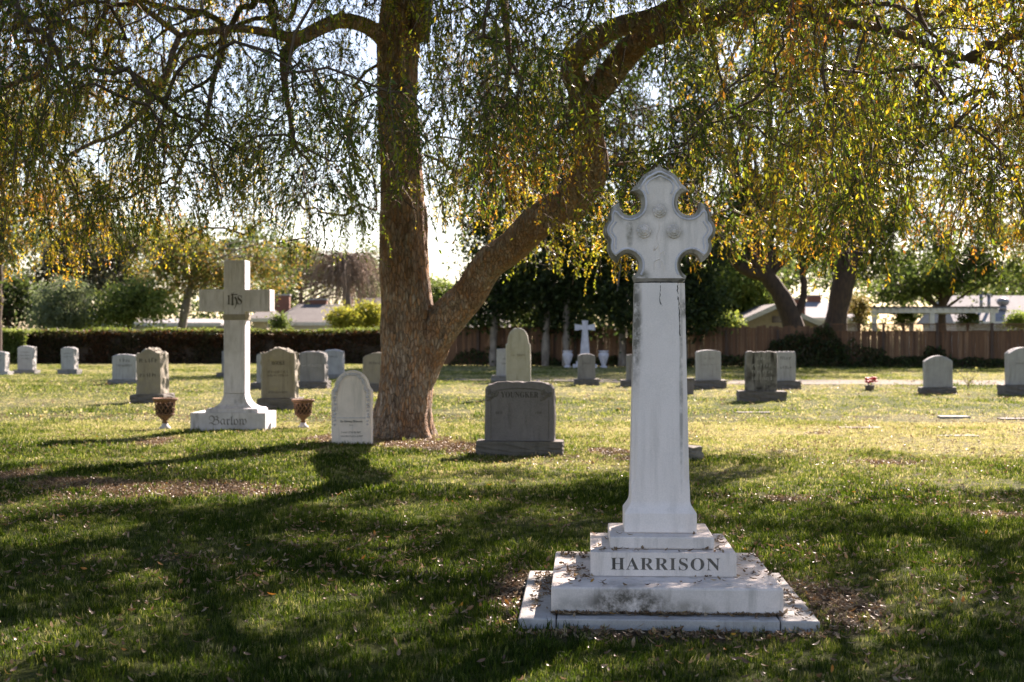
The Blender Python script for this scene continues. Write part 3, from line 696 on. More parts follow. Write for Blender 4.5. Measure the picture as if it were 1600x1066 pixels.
# ------------------------------------------------------------------ lettering
def serif(s): return ''.join(chr(0x1D400 + ord(c) - 65) if 'A' <= c <= 'Z' else (chr(0x1D7CE + ord(c) - 48) if '0' <= c <= '9' else c) for c in s)
def fraktur(s): return ''.join(chr(0x1D504 + ord(c) - 65) if 'A' <= c <= 'Z' else (chr(0x1D51E + ord(c) - 97) if 'a' <= c <= 'z' else c) for c in s)
def text_mesh(s, width, height, deep, thin=0.0, space=1.0):
    """letters as a solid mesh standing in the xz plane, centred on x, feet on z = 0, from y = -deep to +deep"""
    c = bpy.data.curves.new('letters', 'FONT'); c.body = s; c.extrude = .1; c.align_x = 'CENTER'; c.offset = -thin; c.space_character = space; c.resolution_u = 3
    o = bpy.data.objects.new('letters', c); COL.objects.link(o)
    me = bpy.data.meshes.new_from_object(o.evaluated_get(bpy.context.evaluated_depsgraph_get()))
    bpy.data.objects.remove(o)
    co = np.zeros(len(me.vertices) * 3, np.float32); me.vertices.foreach_get('co', co); co = co.reshape(-1, 3)
    x, y, z = co.T; lo, hi = x.min(), x.max()
    out = np.stack([(x - (lo + hi) / 2) / (hi - lo) * width, -z / .1 * deep, (y - y.min()) / (y.max() - y.min()) * height], -1)
    me.vertices.foreach_set('co', out.astype(np.float32).ravel()); me.update()
    b_ = bmesh.new(); b_.from_mesh(me); bmesh.ops.remove_doubles(b_, verts=b_.verts, dist=width * 2e-5); bmesh.ops.recalc_face_normals(b_, faces=b_.faces); b_.to_mesh(me); b_.free()
    return me
def letters(name, s, width, height, x, y, z, mat, parent, thin=.0, space=1.0, deep=.002):
    me = text_mesh(s, width, height, deep, thin, space); me.materials.append(mat)
    o = bpy.data.objects.new(name, me); o.location = (x, y, z); return link(o, parent)
def engrave(target, s, width, height, x, y, z, thin=.0, space=1.0):
    """dirt-filled cut letters on the face of a stone"""
    return letters('lettering', s, width, height, x, y + .0005, z, M['crack' if target.name.startswith('die') else 'cut'], target, thin, space)
def carved_plate(name, txt, width, height, cx, z, x0, x1, z0, z1, y0, y1, mat, parent, space=1.0):
    """a stone face with the letters really cut through it; the dirt behind shows in the cuts"""
    c = bpy.data.curves.new('letters', 'FONT'); c.body = txt; c.align_x = 'CENTER'; c.space_character = space
    o = bpy.data.objects.new('letters', c); COL.objects.link(o); bpy.context.view_layer.objects.active = o; o.select_set(True)
    bpy.ops.object.convert(target='CURVE'); o = bpy.context.view_layer.objects.active; cu = o.data
    P_ = [bp for sp in cu.splines for bp in sp.bezier_points]
    co_ = np.array([bp.co[:2] for bp in P_]); lo, hi = co_.min(0), co_.max(0)
    k = np.array([width / (hi[0] - lo[0]), height / (hi[1] - lo[1])]); off = np.array([cx, z]) - np.array([(lo[0] + hi[0]) / 2, lo[1]]) * k
    sp = cu.splines.new('POLY'); sp.points.add(3); sp.use_cyclic_u = True
    for q, (a_, b_) in zip(sp.points, ((x0, z0), (x1, z0), (x1, z1), (x0, z1))): q.co = ((a_ - off[0]) / k[0], (b_ - off[1]) / k[1], 0, 1)
    cu.dimensions = '2D'; cu.fill_mode = 'BOTH'; cu.extrude = .5; cu.resolution_u = 4
    me = bpy.data.meshes.new_from_object(o.evaluated_get(bpy.context.evaluated_depsgraph_get())); bpy.data.objects.remove(o)
    co = np.zeros(len(me.vertices) * 3, np.float32); me.vertices.foreach_get('co', co); co = co.reshape(-1, 3)
    me.vertices.foreach_set('co', np.stack([co[:, 0] * k[0] + off[0], y0 + (.5 - co[:, 2]) * (y1 - y0), co[:, 1] * k[1] + off[1]], -1).astype(np.float32).ravel()); me.materials.clear(); me.materials.append(mat); me.update()
    for p_ in me.polygons: p_.use_smooth = False
    pl_ = link(bpy.data.objects.new(name, me), parent)
    box('letter_dirt', cx - width / 2 - .01, cx + width / 2 + .01, y1 - .001, y1 + .003, z - .005, z + height + .005, M['cut_soft'], pl_)
    return pl_
def worn_rows(name, rows, mat, parent, y, seed):
    """weathered inscription: rows of short unreadable chisel strokes; rows = (x centre, z, width, height)"""
    rn = random.Random(seed); bm = bmesh.new()
    for (xc, z, w, h) in rows:
        x = xc - w / 2
        while x < xc + w / 2:
            sw = h * rn.uniform(.12, .22); hh = h * rn.uniform(.7, 1.0)
            bm_box(bm, x, x + sw, y - .002, y + .004, z, z + hh)
            if rn.random() < .6: zz = z + hh * rn.choice((.1, .5, .85)); bm_box(bm, x + sw, x + sw + h * .35, y - .0015, y + .004, zz, zz + sw * .8)
            x += h * rn.uniform(.5, .95)
    return mesh_bm(name, bm, mat, parent)

# ------------------------------------------------------------------ headstones
def outline(style, w, h):
    a = w / 2
    def arc(x0, z0, x1, z1, rise, n=9):
        return [(x0 + (x1 - x0) * t, z0 + (z1 - z0) * t + rise * 4 * t * (1 - t)) for t in np.linspace(0, 1, n)]
    if style == 'flat': top = arc(a, h - .015, -a, h - .015, .015, 11)
    elif style == 'serp': top = [(a, h - .07)] + arc(a * .93, h - .045, -a * .93, h - .045, .045, 13) + [(-a, h - .07)]
    elif style == 'half': top = arc(a, h - .14, -a, h - .14, .14, 17)
    elif style == 'peak':
        top = [(a, h - .105), (a * .92, h - .10)] + [(a * .92 * (1 - t), h - .10 + .10 * (math.sin(t * math.pi - math.pi / 2) + 1) / 2) for t in np.linspace(.08, 1, 9)]
        top += [(-x, z) for x, z in reversed(top[:-1])]
    elif style == 'gothic':
        s = h - w * .62; top = [(a, s - .03), (a * .86, s)]
        for t in np.linspace(.1, 1, 10): top.append((a * .86 * math.cos(t * math.pi / 2) ** .8, s + (h - s) * math.sin(t * math.pi / 2)))
        top += [(-x, z) for x, z in reversed(top[:-1])]
    elif style == 'arch':
        s = h - w * .46; top = [(a, s - .02), (a * .93, s)]
        for t in np.linspace(.04, .5, 10): top.append((a * .86 * math.cos(t * math.pi), s + (h - s) * math.sin(t * math.pi)))
        top += [(-x, z) for x, z in reversed(top[:-1])]
    elif style == 'rugged':
        rn = random.Random(int(w * 1e4)); top = [(a - .01, h - .03)] + [(a * (1 - 2 * t), h - .012 + rn.uniform(-.012, .012)) for t in np.linspace(.06, .94, 12)] + [(-a + .01, h - .03)]
    z1 = top[0][1]
    right = [(a, z) for z in np.linspace(0, z1, 9)[:-1]]; left = [(-a, z) for z in np.linspace(z1, 0, 9)[1:]]
    return right + top + left
def die(name, ol, depth, mat, parent, y0, z0, rough=0.0, seed=0, chamfer=.012):
    rn = random.Random(seed); ol = np.array(ol, float); n = len(ol)
    c = np.array([0, ol[:, 1].mean()])
    def inset(k):
        t = np.roll(ol, -1, 0) - np.roll(ol, 1, 0); nn = np.stack([t[:, 1], -t[:, 0]], -1); nn /= np.linalg.norm(nn, axis=1, keepdims=True) + 1e-9
        r = ol - nn * k; r[:, 1] = np.maximum(r[:, 1], 0); r[0, 1] = r[-1, 1] = 0
        return r
    rings = [(0, inset(chamfer)), (chamfer, ol)]
    if rough:
        for k in range(1, 6):
            j = np.array([[rn.uniform(-1, 1), rn.uniform(-1, 1)] for _ in range(n)]) * rough
            j[:, 1] *= (ol[:, 1] > .05); sg = np.sign(ol[:, :1]) * .6 * rough
            q = ol + j; q[:, 0] += sg[:, 0] * rn.uniform(0, 1.5); q[:, 1] = np.maximum(q[:, 1], 0); rings.append((chamfer + (depth - 2 * chamfer) * k / 6, q))
    rings += [(depth - chamfer, ol), (depth, inset(chamfer))]
    bm = bmesh.new(); R_ = [[bm.verts.new((x, y0 + y, z0 + z)) for x, z in r] for y, r in rings]
    for a, b in zip(R_[:-1], R_[1:]):
        for i in range(n): bm.faces.new((a[i], a[(i + 1) % n], b[(i + 1) % n], b[i]))
    bm.faces.new(R_[0]); bm.faces.new(R_[-1])
    return mesh_bm(name, bm, mat, parent)
def stone_root(name, px, basebot, depth, label, cat, group=None):
    d = DG(basebot); f = Vector((PX(px, d), d, 0)); ax = Vector((-math.sin(AXIS), math.cos(AXIS), 0))
    return empty(name, f + ax * depth / 2, AXIS, label, cat, group), d
GS = 'granite headstones on the lawn'
def headstone(label, die_px, top, diebot, basebot, base_px, style, depth, mat, base_mat='granite_base', rough=.0, bdepth=None, rows=None, text=None, row_mat='cut', panel=None, seed=1, name='headstone', group=GS):
    bd = bdepth or depth + .22
    e, d = stone_root(name, sum(base_px) / 2, basebot, bd, label, 'headstone', group)
    rn_ = random.Random(seed * 7); e.rotation_euler = (R(rn_.uniform(-1.2, 1.2)), R(rn_.uniform(-1.3, 1.3)), AXIS + R(rn_.uniform(-4, 4)))
    bw = (base_px[1] - base_px[0]) * d / FOC; d2 = d + (bd - depth) / 2
    z0 = max(.08, PZ(diebot, d2)); h = PZ(top, d2) - z0; w = (die_px[1] - die_px[0]) * d2 / FOC
    xo = ((die_px[0] + die_px[1]) - (base_px[0] + base_px[1])) / 2 * d / FOC
    rough_box('base', -bw / 2, bw / 2, -bd / 2, bd / 2, -.06, z0 - .004, M[base_mat], e, .014, 7, seed, True)
    ol = [(x, z) for x, z in outline(style, w, h)]
    dd = die('die', ol, depth, M[mat], e, -depth / 2, z0, rough, seed)
    dd.location.x = xo * .6
    y = -depth / 2
    if panel:
        bm = bmesh.new(); pw, pz0, pz1 = panel[0] * w / 2, panel[1] * h, panel[2] * h; t = .014
        for (x0, x1, a, b) in ((-pw, pw, pz0, pz0 + t), (-pw, pw, pz1 - t, pz1), (-pw, -pw + t, pz0 + t, pz1 - t), (pw - t, pw, pz0 + t, pz1 - t)): bm_box(bm, x0, x1, y - .008, y + .01, z0 + a, z0 + b)
        p = mesh_bm('panel_frame', bm, M[mat], dd)
    if text: letters('lettering', serif(text[0]), text[1] * w, text[2] * h, 0, y - .003, z0 + text[3] * h, M[row_mat], dd)
    if rows: worn_rows('inscription', [(0, z0 + zf * h, wf * w, hf * h) for zf, wf, hf in rows], M[row_mat], dd, y - .002, seed)
    return e
RW = [(.74, .5, .10), (.52, .6, .055), (.42, .5, .055)]
headstone('pale headstone cut off by the left edge of the picture', (-26, 6), 549, 580, 586, (-32, 12), 'serp', .42, 'granite_pale', 'granite_pale', .02, .6, RW, seed=2)
headstone('pale headstone with rough side, farther left one near bright hedge', (25, 49), 541, 578, 584, (20, 54), 'serp', .42, 'granite_pale', 'granite_mid', .03, .62, [(.72, .6, .05), (.58, .7, .05), (.45, .6, .05)], seed=3)
headstone('pale narrow headstone alone in front of the hedge at left', (94, 115), 543, 577, 584.5, (89, 120), 'serp', .46, 'granite_pale', 'granite_mid', .035, .62, [(.7, .6, .05), (.55, .6, .05)], seed=4)
headstone('wide low pale headstone behind the taller peaked stone at left', (173, 211), 554, 593, 600, (167, 217), 'serp', .34, 'granite_pale', 'granite_mid', .02, .5, [(.70, .36, .14), (.52, .6, .09)], seed=5)
headstone('warm grey peaked headstone with rough sides behind the left urn', (213, 251), 545, 616, 629, (203, 257), 'peak', .58, 'granite_warm', 'granite_base', .04, .8, [(.70, .75, .10), (.38, .7, .09)], seed=6)
headstone('low stone almost hidden behind the shaft of the tall cross', (345, 372), 548, 582, 589, (338, 380), 'flat', .3, 'granite_mid', 'granite_base', .0, .5, None, seed=7)
headstone('pale stone showing as a sliver behind the peaked HOOKE stone', (399, 441), 551, 598, 607, (391, 449), 'serp', .34, 'granite_pale', 'granite_base', .0, .6, None, seed=8)
headstone('brown grey peaked headstone reading HOOKE beside the tall cross', (405, 457), 544, 622, 640, (400, 464), 'peak', .44, 'granite_warm', 'granite_base', .035, .78, [(.50, .62, .05), (.43, .6, .05), (.10, .6, .04)], ('HOOKE', .40, .085, .66), 'cut', (.78, .05, .80), seed=9)
headstone('mid grey headstone between the HOOKE stone and the arched marble', (467, 507), 549.5, 596, 607, (460, 511), 'serp', .40, 'granite_mid', 'granite_base', .03, .66, [(.50, .8, .09)], None, 'granite_pale', None, 10)
headstone('pale headstone directly behind the mid grey one near the trunk', (505, 535), 547, 585, 591.5, (500, 538), 'serp', .36, 'granite_pale', 'granite_mid', .03, .56, [(.7, .5, .08)], seed=11)
headstone('tan round topped headstone half hidden by the large trunk', (565, 612), 551, 600, 612, (560, 618), 'half', .36, 'granite_warm', 'granite_base', .01, .6, [(.62, .55, .10)], seed=12)
headstone('yellowish pointed gothic headstone rising behind the YOUNGKER stone', (791, 829), 513, 612, 624, (782, 838), 'gothic', .30, 'sandstone', 'granite_mid', .008, .56, [(.56, .6, .03)], seed=13)
headstone('pale blocky headstone left of the pointed gothic stone', (775, 803), 545, 587, 598, (768, 810), 'flat', .34, 'granite_pale', 'granite_mid', .0, .56, [(.6, .5, .06), (.42, .5, .06)], seed=14)
headstone('small grey headstone in front of the far white cross', (903, 930), 553, 592, 602, (897, 936), 'serp', .34, 'granite_mid', 'granite_base', .0, .56, [(.6, .5, .06)], None, 'cut', (.6, .45, .82), 15)
headstone('grey headstone peeking out left of the carved marble shaft', (979, 1006), 554, 594, 604, (970, 1015), 'flat', .34, 'granite_mid', 'granite_base', .0, .56, [(.5, .5, .06)], seed=16)
headstone('grey rounded headstone just right of the carved marble shaft', (1089, 1127), 547, 594, 607, (1083, 1135), 'serp', .34, 'granite_pale', 'granite_base', .005, .60, [(.70, .4, .06), (.5, .6, .04)], None, 'granite_mid', (.76, .06, .84), 17)
headstone('dark streaked flat topped headstone on rough base, right of centre', (1167, 1215), 549, 611, 627, (1155, 1229), 'rugged', .32, 'streaked', 'granite_base', .012, .62, [(.78, .3, .10), (.60, .62, .09), (.44, .62, .09), (.28, .6, .08)], None, 'granite_pale', None, 18)
headstone('pale streaked headstone half hidden behind the dark streaked one', (1212, 1244), 549, 595, 608, (1206, 1251), 'rugged', .32, 'granite_pale', 'granite_base', .008, .56, [(.72, .5, .1), (.4, .5, .1)], seed=19)
headstone('grey stained headstone right of the red flowers', (1450, 1492), 556, 605, 615, (1442, 1495), 'half', .32, 'granite_pale', 'granite_base', .008, .56, None, None, 'cut', (.8, .03, .84), 20)
headstone('grey stepped headstone cut off by the right edge', (1580, 1625), 543, 601, 617, (1570, 1636), 'half', .40, 'granite_pale', 'granite_base', .01, .6, [(.55, .6, .05)], None, 'cut', None, 21)
# small urn-like block and rock near the marble shaft
e, d = stone_root('flower_block', 1072, 616, .36, 'small dark stone flower block right of the carved marble shaft', 'flower block')
rough_box('block', -.19, .19, -.18, .18, -.03, .34, M['granite_dark'], e, .008, 5, 3); box('rim', -.21, .21, -.2, .2, .345, .40, M['granite_base'], e, .012)
e, d = stone_root('low_rock', 1052, 719, .3, 'low rough grey rock on the grass behind the marble shaft', 'rock')
rough_box('rock', -.33, .33, -.16, .16, -.05, .15, M['rock'], e, .03, 6, 5)

# ------------------------------------------------------------------ white arched marble headstone by the trunk
e, d = stone_root('marble_headstone', 549, 694, .16, 'white arched marble headstone with carved border beside the trunk', 'headstone')
w = 63 * d / FOC; h = PZ(579, d); ol = outline('arch', w, h)
dd = die('die', ol, .16, M['marble'], e, -.08, -.0, .0, 3, .01)
# raised carved border: short leaf shapes following the edge
inn = np.array(ol)[3:-3]; t = np.gradient(inn, axis=0); nn = np.stack([t[:, 1], -t[:, 0]], -1); nn /= np.linalg.norm(nn, axis=1, keepdims=True)
path = spline(np.hstack([inn - nn * .045, np.zeros((len(inn), 1))]), .03)[:, :2]
bm = bmesh.new(); rn = random.Random(4)
for i, (x, z) in enumerate(path):
    if z < .12: continue
    s = .018 * rn.uniform(.8, 1.2)
    bmesh.ops.create_icosphere(bm, subdivisions=1, radius=s, matrix=Matrix.Translation((x + rn.uniform(-.008, .008), -.082, z + rn.uniform(-.008, .008))) @ Matrix.Diagonal((1.2, .55, 1.0, 1)))
tag(mesh_bm('carved_border', bm, M['marble_grey'], dd, True), kind='stuff')
acc = Acc()
for off in (.078, .012):
    p2 = inn - nn * off; p2 = p2[p2[:, 1] > (.36 if off > .05 else .02)]
    V, Q = tube_np(np.stack([p2[:, 0], np.full(len(p2), -.081), p2[:, 1]], -1), np.full(len(p2), .006), 6); acc.add(V, Q)
acc.build('moulding', M['marble'], dd)
box('ledge', -w * .36, w * .36, -.086, -.078, .345, .358, M['marble_grey'], dd)
letters('lettering', '𝕴𝖓 𝕷𝖔𝖛𝖎𝖓𝖌 𝕸𝖊𝖒𝖔𝖗𝖞', .30, .034, 0, -.0825, .285, M['cut'], dd)
worn_rows('inscription', [(0, .245, .05, .018), (0, .145, .26, .028), (0, .095, .28, .024)], M['cut'], dd, -.081, 8)

# ------------------------------------------------------------------ dark YOUNGKER stone
e, d = stone_root('granite_headstone', 811.5, 711, .42, 'dark granite headstone reading YOUNGKER with carved corner leaves', 'headstone')
bw = 136 * d / FOC; z0 = .165
rough_box('base', -bw / 2, bw / 2, -.21, .21, -.06, z0 - .003, M['granite_base'], e, .012, 8, 31, True)
d2 = d + .09; w = 108 * d2 / FOC; h = PZ(597, d2) - z0
rn = random.Random(12); a = w / 2
prof = [(a, 0), (a, h * .2), (a + .004, h * .45), (a - .004, h * .7), (a - .012, h * .88), (a - .05, h - .035), (a - .10, h - .022)] + [(a * (1 - 2 * k), h - .012 + rn.uniform(-.008, .010) + .012 * math.sin(k * math.pi)) for k in np.linspace(.18, .82, 10)] + [(-a + .10, h - .025), (-a + .05, h - .04), (-a + .012, h * .88), (-a + .004, h * .7), (-a, h * .45), (-a + .004, h * .2), (-a, 0)]
dd = die('die', prof, .24, M['granite_dark'], e, -.12, z0, .014, 7, .014)
engrave(dd, serif('YOUNGKER'), .46, .07, -.0, -.12, z0 + h * .735, .0, 1.02)
letters('lettering', serif('1879'), .085, .026, -w * .30, -.1205, z0 + h * .46, M['cut'], dd); letters('lettering', serif('1950'), .085, .026, w * .27, -.1205, z0 + h * .46, M['cut'], dd)
acc = Acc()
arc_ = np.array([(a * .80 * math.cos(t), -.121, z0 + h * .80 + h * .09 * math.sin(t)) for t in np.linspace(.25, math.pi - .25, 24)]); V, Q = tube_np(arc_, np.full(24, .007), 6); acc.add(V, Q)
for sg in (-1, 1):
    ln = np.array([(sg * a * .84, -.121, z) for z in np.linspace(z0 + .03, z0 + h * .70, 8)]); V, Q = tube_np(ln, np.full(8, .005), 6); acc.add(V, Q)
acc.build('carved_line', M['granite_base'], dd)
for sg in (-1, 1):
    bm = bmesh.new(); rn = random.Random(3)
    for k in range(13):
        bmesh.ops.create_icosphere(bm, subdivisions=1, radius=.026 * rn.uniform(.7, 1.2), matrix=Matrix.Translation((sg * a * .78 + rn.uniform(-.06, .06), -.12, z0 + h * .78 + rn.uniform(-.055, .05))) @ Matrix.Rotation(rn.uniform(0, 3), 4, 'Y') @ Matrix.Diagonal((1.4, .5, .7, 1)))
    mesh_bm('carved_leaves', bm, M['granite_base'], dd, True)

# ------------------------------------------------------------------ tall Barlow cross
e, d = stone_root('stone_cross', 356, 673.5, .78, 'tall grey marble cross on a flared foot with base reading Barlow', 'cross')
mpp = d / FOC; bw = 118 * mpp; bh = .275
bs = box('base', -bw / 2, bw / 2, -.38, .39, -.05, bh, M['marble_grey'], e)
carved_plate('name_face', fraktur('Barlow'), .58, .145, 0, .09, -bw / 2 - .002, bw / 2 + .002, -.02, bh + .001, -.392, -.3805, M['marble_grey'], e)
d2 = d + .22; m2 = d2 / FOC; sw, sd = 33.5 * m2 / 2, .17; xo = 0.045
def zz(py): return PZ(py, d2)
prof = [(zz(642), 41 * m2, .34), (zz(640), 41 * m2, .34)]
for t in np.linspace(0, 1, 9):
    ph_ = (1 - t) * math.pi / 2; prof.append((zz(615) - (zz(615) - zz(638)) * math.sin(ph_), 39 * m2 - (39 * m2 - sw) * math.cos(ph_), .32 - (.32 - sd) * math.cos(ph_)))
bm = bmesh.new(); rings = [[bm.verts.new((xo + sx * x, sy * y, z)) for sx, sy in ((-1, -1), (1, -1), (1, 1), (-1, 1))] for z, x, y in [(bh + .002, 41 * m2, .34)] + prof[1:]]
for a, b in zip(rings[:-1], rings[1:]):
    for i in range(4): bm.faces.new((a[i], a[(i + 1) % 4], b[(i + 1) % 4], b[i]))
bm.faces.new(rings[0]); bm.faces.new(rings[-1]); mesh_bm('flared_foot', bm, M['marble_grey'], e)
zf, za0, za1, zt = zz(615), zz(487), zz(452.5), zz(406.5); aw0, aw1 = (361 - 305) * m2, (417 - 361) * m2
bm = bmesh.new()
pts = [(-sw, zf + .003), (sw, zf + .003), (sw, za0), (aw1, za0), (aw1, za1), (sw, za1), (sw, zt), (-sw, zt), (-sw, za1), (-aw0, za1), (-aw0, za0), (-sw, za0)]
f = bm.faces.new([bm.verts.new((xo + x, -sd, z)) for x, z in pts]); g = bmesh.ops.extrude_face_region(bm, geom=[f]); bmesh.ops.translate(bm, verts=[v for v in g['geom'] if isinstance(v, bmesh.types.BMVert)], vec=(0, 2 * sd, 0))
bmesh.ops.bevel(bm, geom=bm.edges[:], offset=.008, segments=1, affect='EDGES')
cr = mesh_bm('cross_shaft', bm, M['marble_grey'], e)
bm = bmesh.new(); t = .012
for (x0, x1, z0, z1) in ((-aw0 + .03, -sw - .0, za0 + .03, za1 - .03), (sw, aw1 - .03, za0 + .03, za1 - .03), (-sw + .03, sw - .03, za1 - .0, zt - .03)):
    for (p, q, r, s) in ((x0, x1, z0, z0 + t), (x0, x1, z1 - t, z1), (x0, x0 + t, z0 + t, z1 - t), (x1 - t, x1, z0 + t, z1 - t)): bm_box(bm, xo + p, xo + q, -sd - .006, -sd + .01, r, s)
mesh_bm('panel_frame', bm, M['marble_grey'], cr)
box('collar', xo - sw - .012, xo + sw + .012, -sd - .012, sd + .012, za0 - .13, za0 - .04, M['granite_warm'], cr, .006)
letters('monogram', serif('I'), .045, .14, xo - .085, -sd - .003, (za0 + za1) / 2 - .06, M['cut'], cr); letters('monogram', serif('S'), .07, .14, xo + .085, -sd - .003, (za0 + za1) / 2 - .06, M['cut'], cr)
letters('monogram', '𝖍', .10, .26, xo - .0, -sd - .003, (za0 + za1) / 2 - .13, M['cut'], cr, .01); box('monogram_bar', xo - .05, xo + .05, -sd - .004, -sd + .01, (za0 + za1) / 2 + .085, (za0 + za1) / 2 + .1, M['cut'], cr)

# ------------------------------------------------------------------ rusty lattice urns
def lattice_urn(label, px, py, top):
    e, d = stone_root('lattice_urn', px, py, .26, label, 'urn', 'rusty lattice urns flanking the tall cross')
    k = PZ(top, d) / .52
    def q(pr): return [(r * k, z * k) for r, z in pr]
    lathe('foot', q([(0, -.02), (.10, -.02), (.10, .02), (.06, .05), (.045, .09), (.0, .09)]), M['marble_grey'], e)
    lathe('stem', q([(.03, .085), (.055, .10), (.035, .125), (.05, .15), (.11, .20), (.15, .23), (.155, .245), (.14, .25), (.0, .25)]), M['rust'], e)
    acc = Acc(); n = 13
    for i in range(n):
        for sg in (-1, 1):
            p = [(k * (.14 + .022 * (t / 8)) * math.cos(2 * math.pi * (i + sg * t * .24) / n), k * (.14 + .022 * (t / 8)) * math.sin(2 * math.pi * (i + sg * t * .24) / n), k * (.245 + .205 * t / 8)) for t in range(9)]
            V, Q = tube_np(p, np.full(9, .0085 * k), 4); acc.add(V, Q)
    acc.build('lattice', M['rust'], e)
    lathe('rim', q([(.155, .44), (.19, .455), (.205, .48), (.21, .50), (.19, .505), (.165, .47), (.155, .44)]), M['rust'], e, 24)
    lathe('liner', q([(0, .25), (.125, .25), (.13, .44), (0, .445)]), M['hedge_core'], e)
    return e
lattice_urn('rusty lattice urn on the left of the tall cross', 254, 671, 621)
lattice_urn('rusty lattice urn on the right of the tall cross', 471, 669, 623)

# ------------------------------------------------------------------ far white cross with two urns
dc = 64.5; wc = empty('white_cross', (PX(914, dc), dc, 0), AXIS, 'far white marble cross before the dark evergreens', 'cross')
zt, za = PZ(501, dc), PZ(515, dc)
bm = bmesh.new(); pts = [(-.24, .30), (.24, .30), (.125, za - .0), (.46, za - .05), (.46, za + .25), (.12, za + .19), (.14, zt), (-.14, zt), (-.12, za + .19), (-.46, za + .25), (-.46, za - .05), (-.125, za - .0)]
f = bm.faces.new([bm.verts.new((x, -.11, z)) for x, z in pts]); g = bmesh.ops.extrude_face_region(bm, geom=[f]); bmesh.ops.translate(bm, verts=[v for v in g['geom'] if isinstance(v, bmesh.types.BMVert)], vec=(0, .22, 0))
mesh_bm('cross_shaft', bm, M['marble_grey'], wc); box('base', -.55, .55, -.3, .3, -.03, .16, M['marble_grey'], wc, .02); box('step', -.40, .40, -.2, .2, .163, .298, M['marble_grey'], wc, .02)
for px, lab in ((887, 'white marble urn left of the far white cross'), (943, 'white marble urn right of the far white cross')):
    u = empty('white_urn', (PX(px, dc + .3), dc + .3, 0), 0, lab, 'urn', 'white urns by the far cross')
    lathe('foot', [(0, -.01), (.17, -.01), (.17, .05), (.10, .10), (0, .10)], M['marble_grey'], u)
    lathe('vase', [(.09, .09), (.12, .2), (.20, .42), (.24, .58), (.22, .66), (.16, .70), (.23, .74), (.23, .78), (.15, .76), (.0, .7)], M['marble_grey'], u, 18)

# ------------------------------------------------------------------ carved marble HARRISON monument
mon = empty('marble_monument', (.812, 7.775, 0), AXIS, 'tall white marble monument with carved cross head and steps reading HARRISON', 'monument')
OY1, OY2, OY3 = .11, .135, .17
# ledger slabs round the foot, laid in four pieces
kx, ky, ki = .745, .725, .50
for (x0, x1, y0, y1) in ((-kx, -ki - .06, -ky, ky), (ki + .055, kx, -ky, ky), (-ki - .054, ki + .049, -ky, -.42), (-ki - .054, ki + .049, .42, ky)):
    box('kerb_slab', x0, x1, y0, y1, -.08, .042 + random.uniform(-.002, .002), M['paver'], mon, .006)
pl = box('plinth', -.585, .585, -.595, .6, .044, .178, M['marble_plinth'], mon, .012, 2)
bk = bmesh.new(); bm_box(bk, -.382, .382, -.367 + OY1, .375 + OY1, .180, .304)
blk = mesh_bm('name_block', bk, M['marble_block'], mon)
carved_plate('name_face', serif('HARRISON'), .575, .066, .01, .212, -.384, .384, .1805, .3055, -.377 + OY1, -.3675 + OY1, M['marble_block'], mon, 1.1)
box('step', -.28, .28, -.285 + OY2, .285 + OY2, .306, .372, M['marble_block'], mon, .009, 2)
def oct_ring(bm, hw, c, z, oy):
    c = max(c, .002); p = [(-hw + c, -hw), (hw - c, -hw), (hw, -hw + c), (hw, hw - c), (hw - c, hw), (-hw + c, hw), (-hw, hw - c), (-hw, -hw + c)]
    return [bm.verts.new((x, y * .92 + oy, z)) for x, y in p]
bm = bmesh.new(); rings = []
sec = [(.374, .193, .004), (.378, .197, .004), (.478, .197, .004), (.484, .194, .004)] + [(.486 + .058 * math.sin(t), .163 + .031 * (1 - math.sin(t)) ** 1.6, .004) for t in np.linspace(.15, 1.57, 6)]
sec += [(.60, .1615, .006), (.63, .161, .020), (.66, .160, .028)] + [(z, .160 - (z - .66) / 1.085 * .0225, .030 + (z - .66) / 1.085 * .012) for z in np.linspace(.80, 1.742, 12)]
for z, hw, c in sec: rings.append(oct_ring(bm, hw, c, z, OY3))
for a, b in zip(rings[:-1], rings[1:]):
    for i in range(8): bm.faces.new((a[i], a[(i + 1) % 8], b[(i + 1) % 8], b[i]))
bm.faces.new(rings[0]); bm.faces.new(rings[-1])
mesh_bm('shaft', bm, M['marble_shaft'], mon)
# head outline, right half, in centimetre-like units measured on the photograph
segs = [[(0, 48), (12, 74), (50, 94), (95, 120), (120, 150), (137, 178), (160, 195), (177, 222)],
        [(177, 222), (148, 226), (122, 246), (110, 290), (118, 334), (150, 364), (192, 371), (226, 355), (244, 322), (248, 290)],
        [(248, 292), (274, 303), (302, 332), (319, 372)], [(319, 372), (315, 396), (334, 420), (347, 463), (335, 506), (316, 528), (322, 552)],
        [(322, 552), (320, 585), (306, 618), (284, 644), (258, 664)],
        [(258, 664), (247, 636), (226, 614), (195, 606), (158, 620), (132, 652), (127, 690), (138, 724), (166, 748)], [(166, 748), (160, 765), (152, 785)]]
hs = .000895; half = []
for sgm in segs:
    q = spline(np.array([(x, y, 0) for x, y in sgm]), 14)[:, :2]; half += [tuple(p) for p in q[(0 if not half else 1):]]
half = np.array(half); rt = np.stack([half[:, 0] * hs, (785 - half[:, 1]) * hs], -1); lf = rt[1:][::-1] * np.array([-1, 1])
hol = np.vstack([rt[::-1], lf[::-1]])          # from lower right up over the peak to lower left
ht = np.roll(hol, -1, 0) - np.roll(hol, 1, 0); hn = np.stack([ht[:, 1], -ht[:, 0]], -1); hn /= np.linalg.norm(hn, axis=1, keepdims=True) + 1e-9
head = empty('cross_head', (0, 0, 0)); head.parent = mon; head.location = (0, OY3, 1.748)
HD = .085
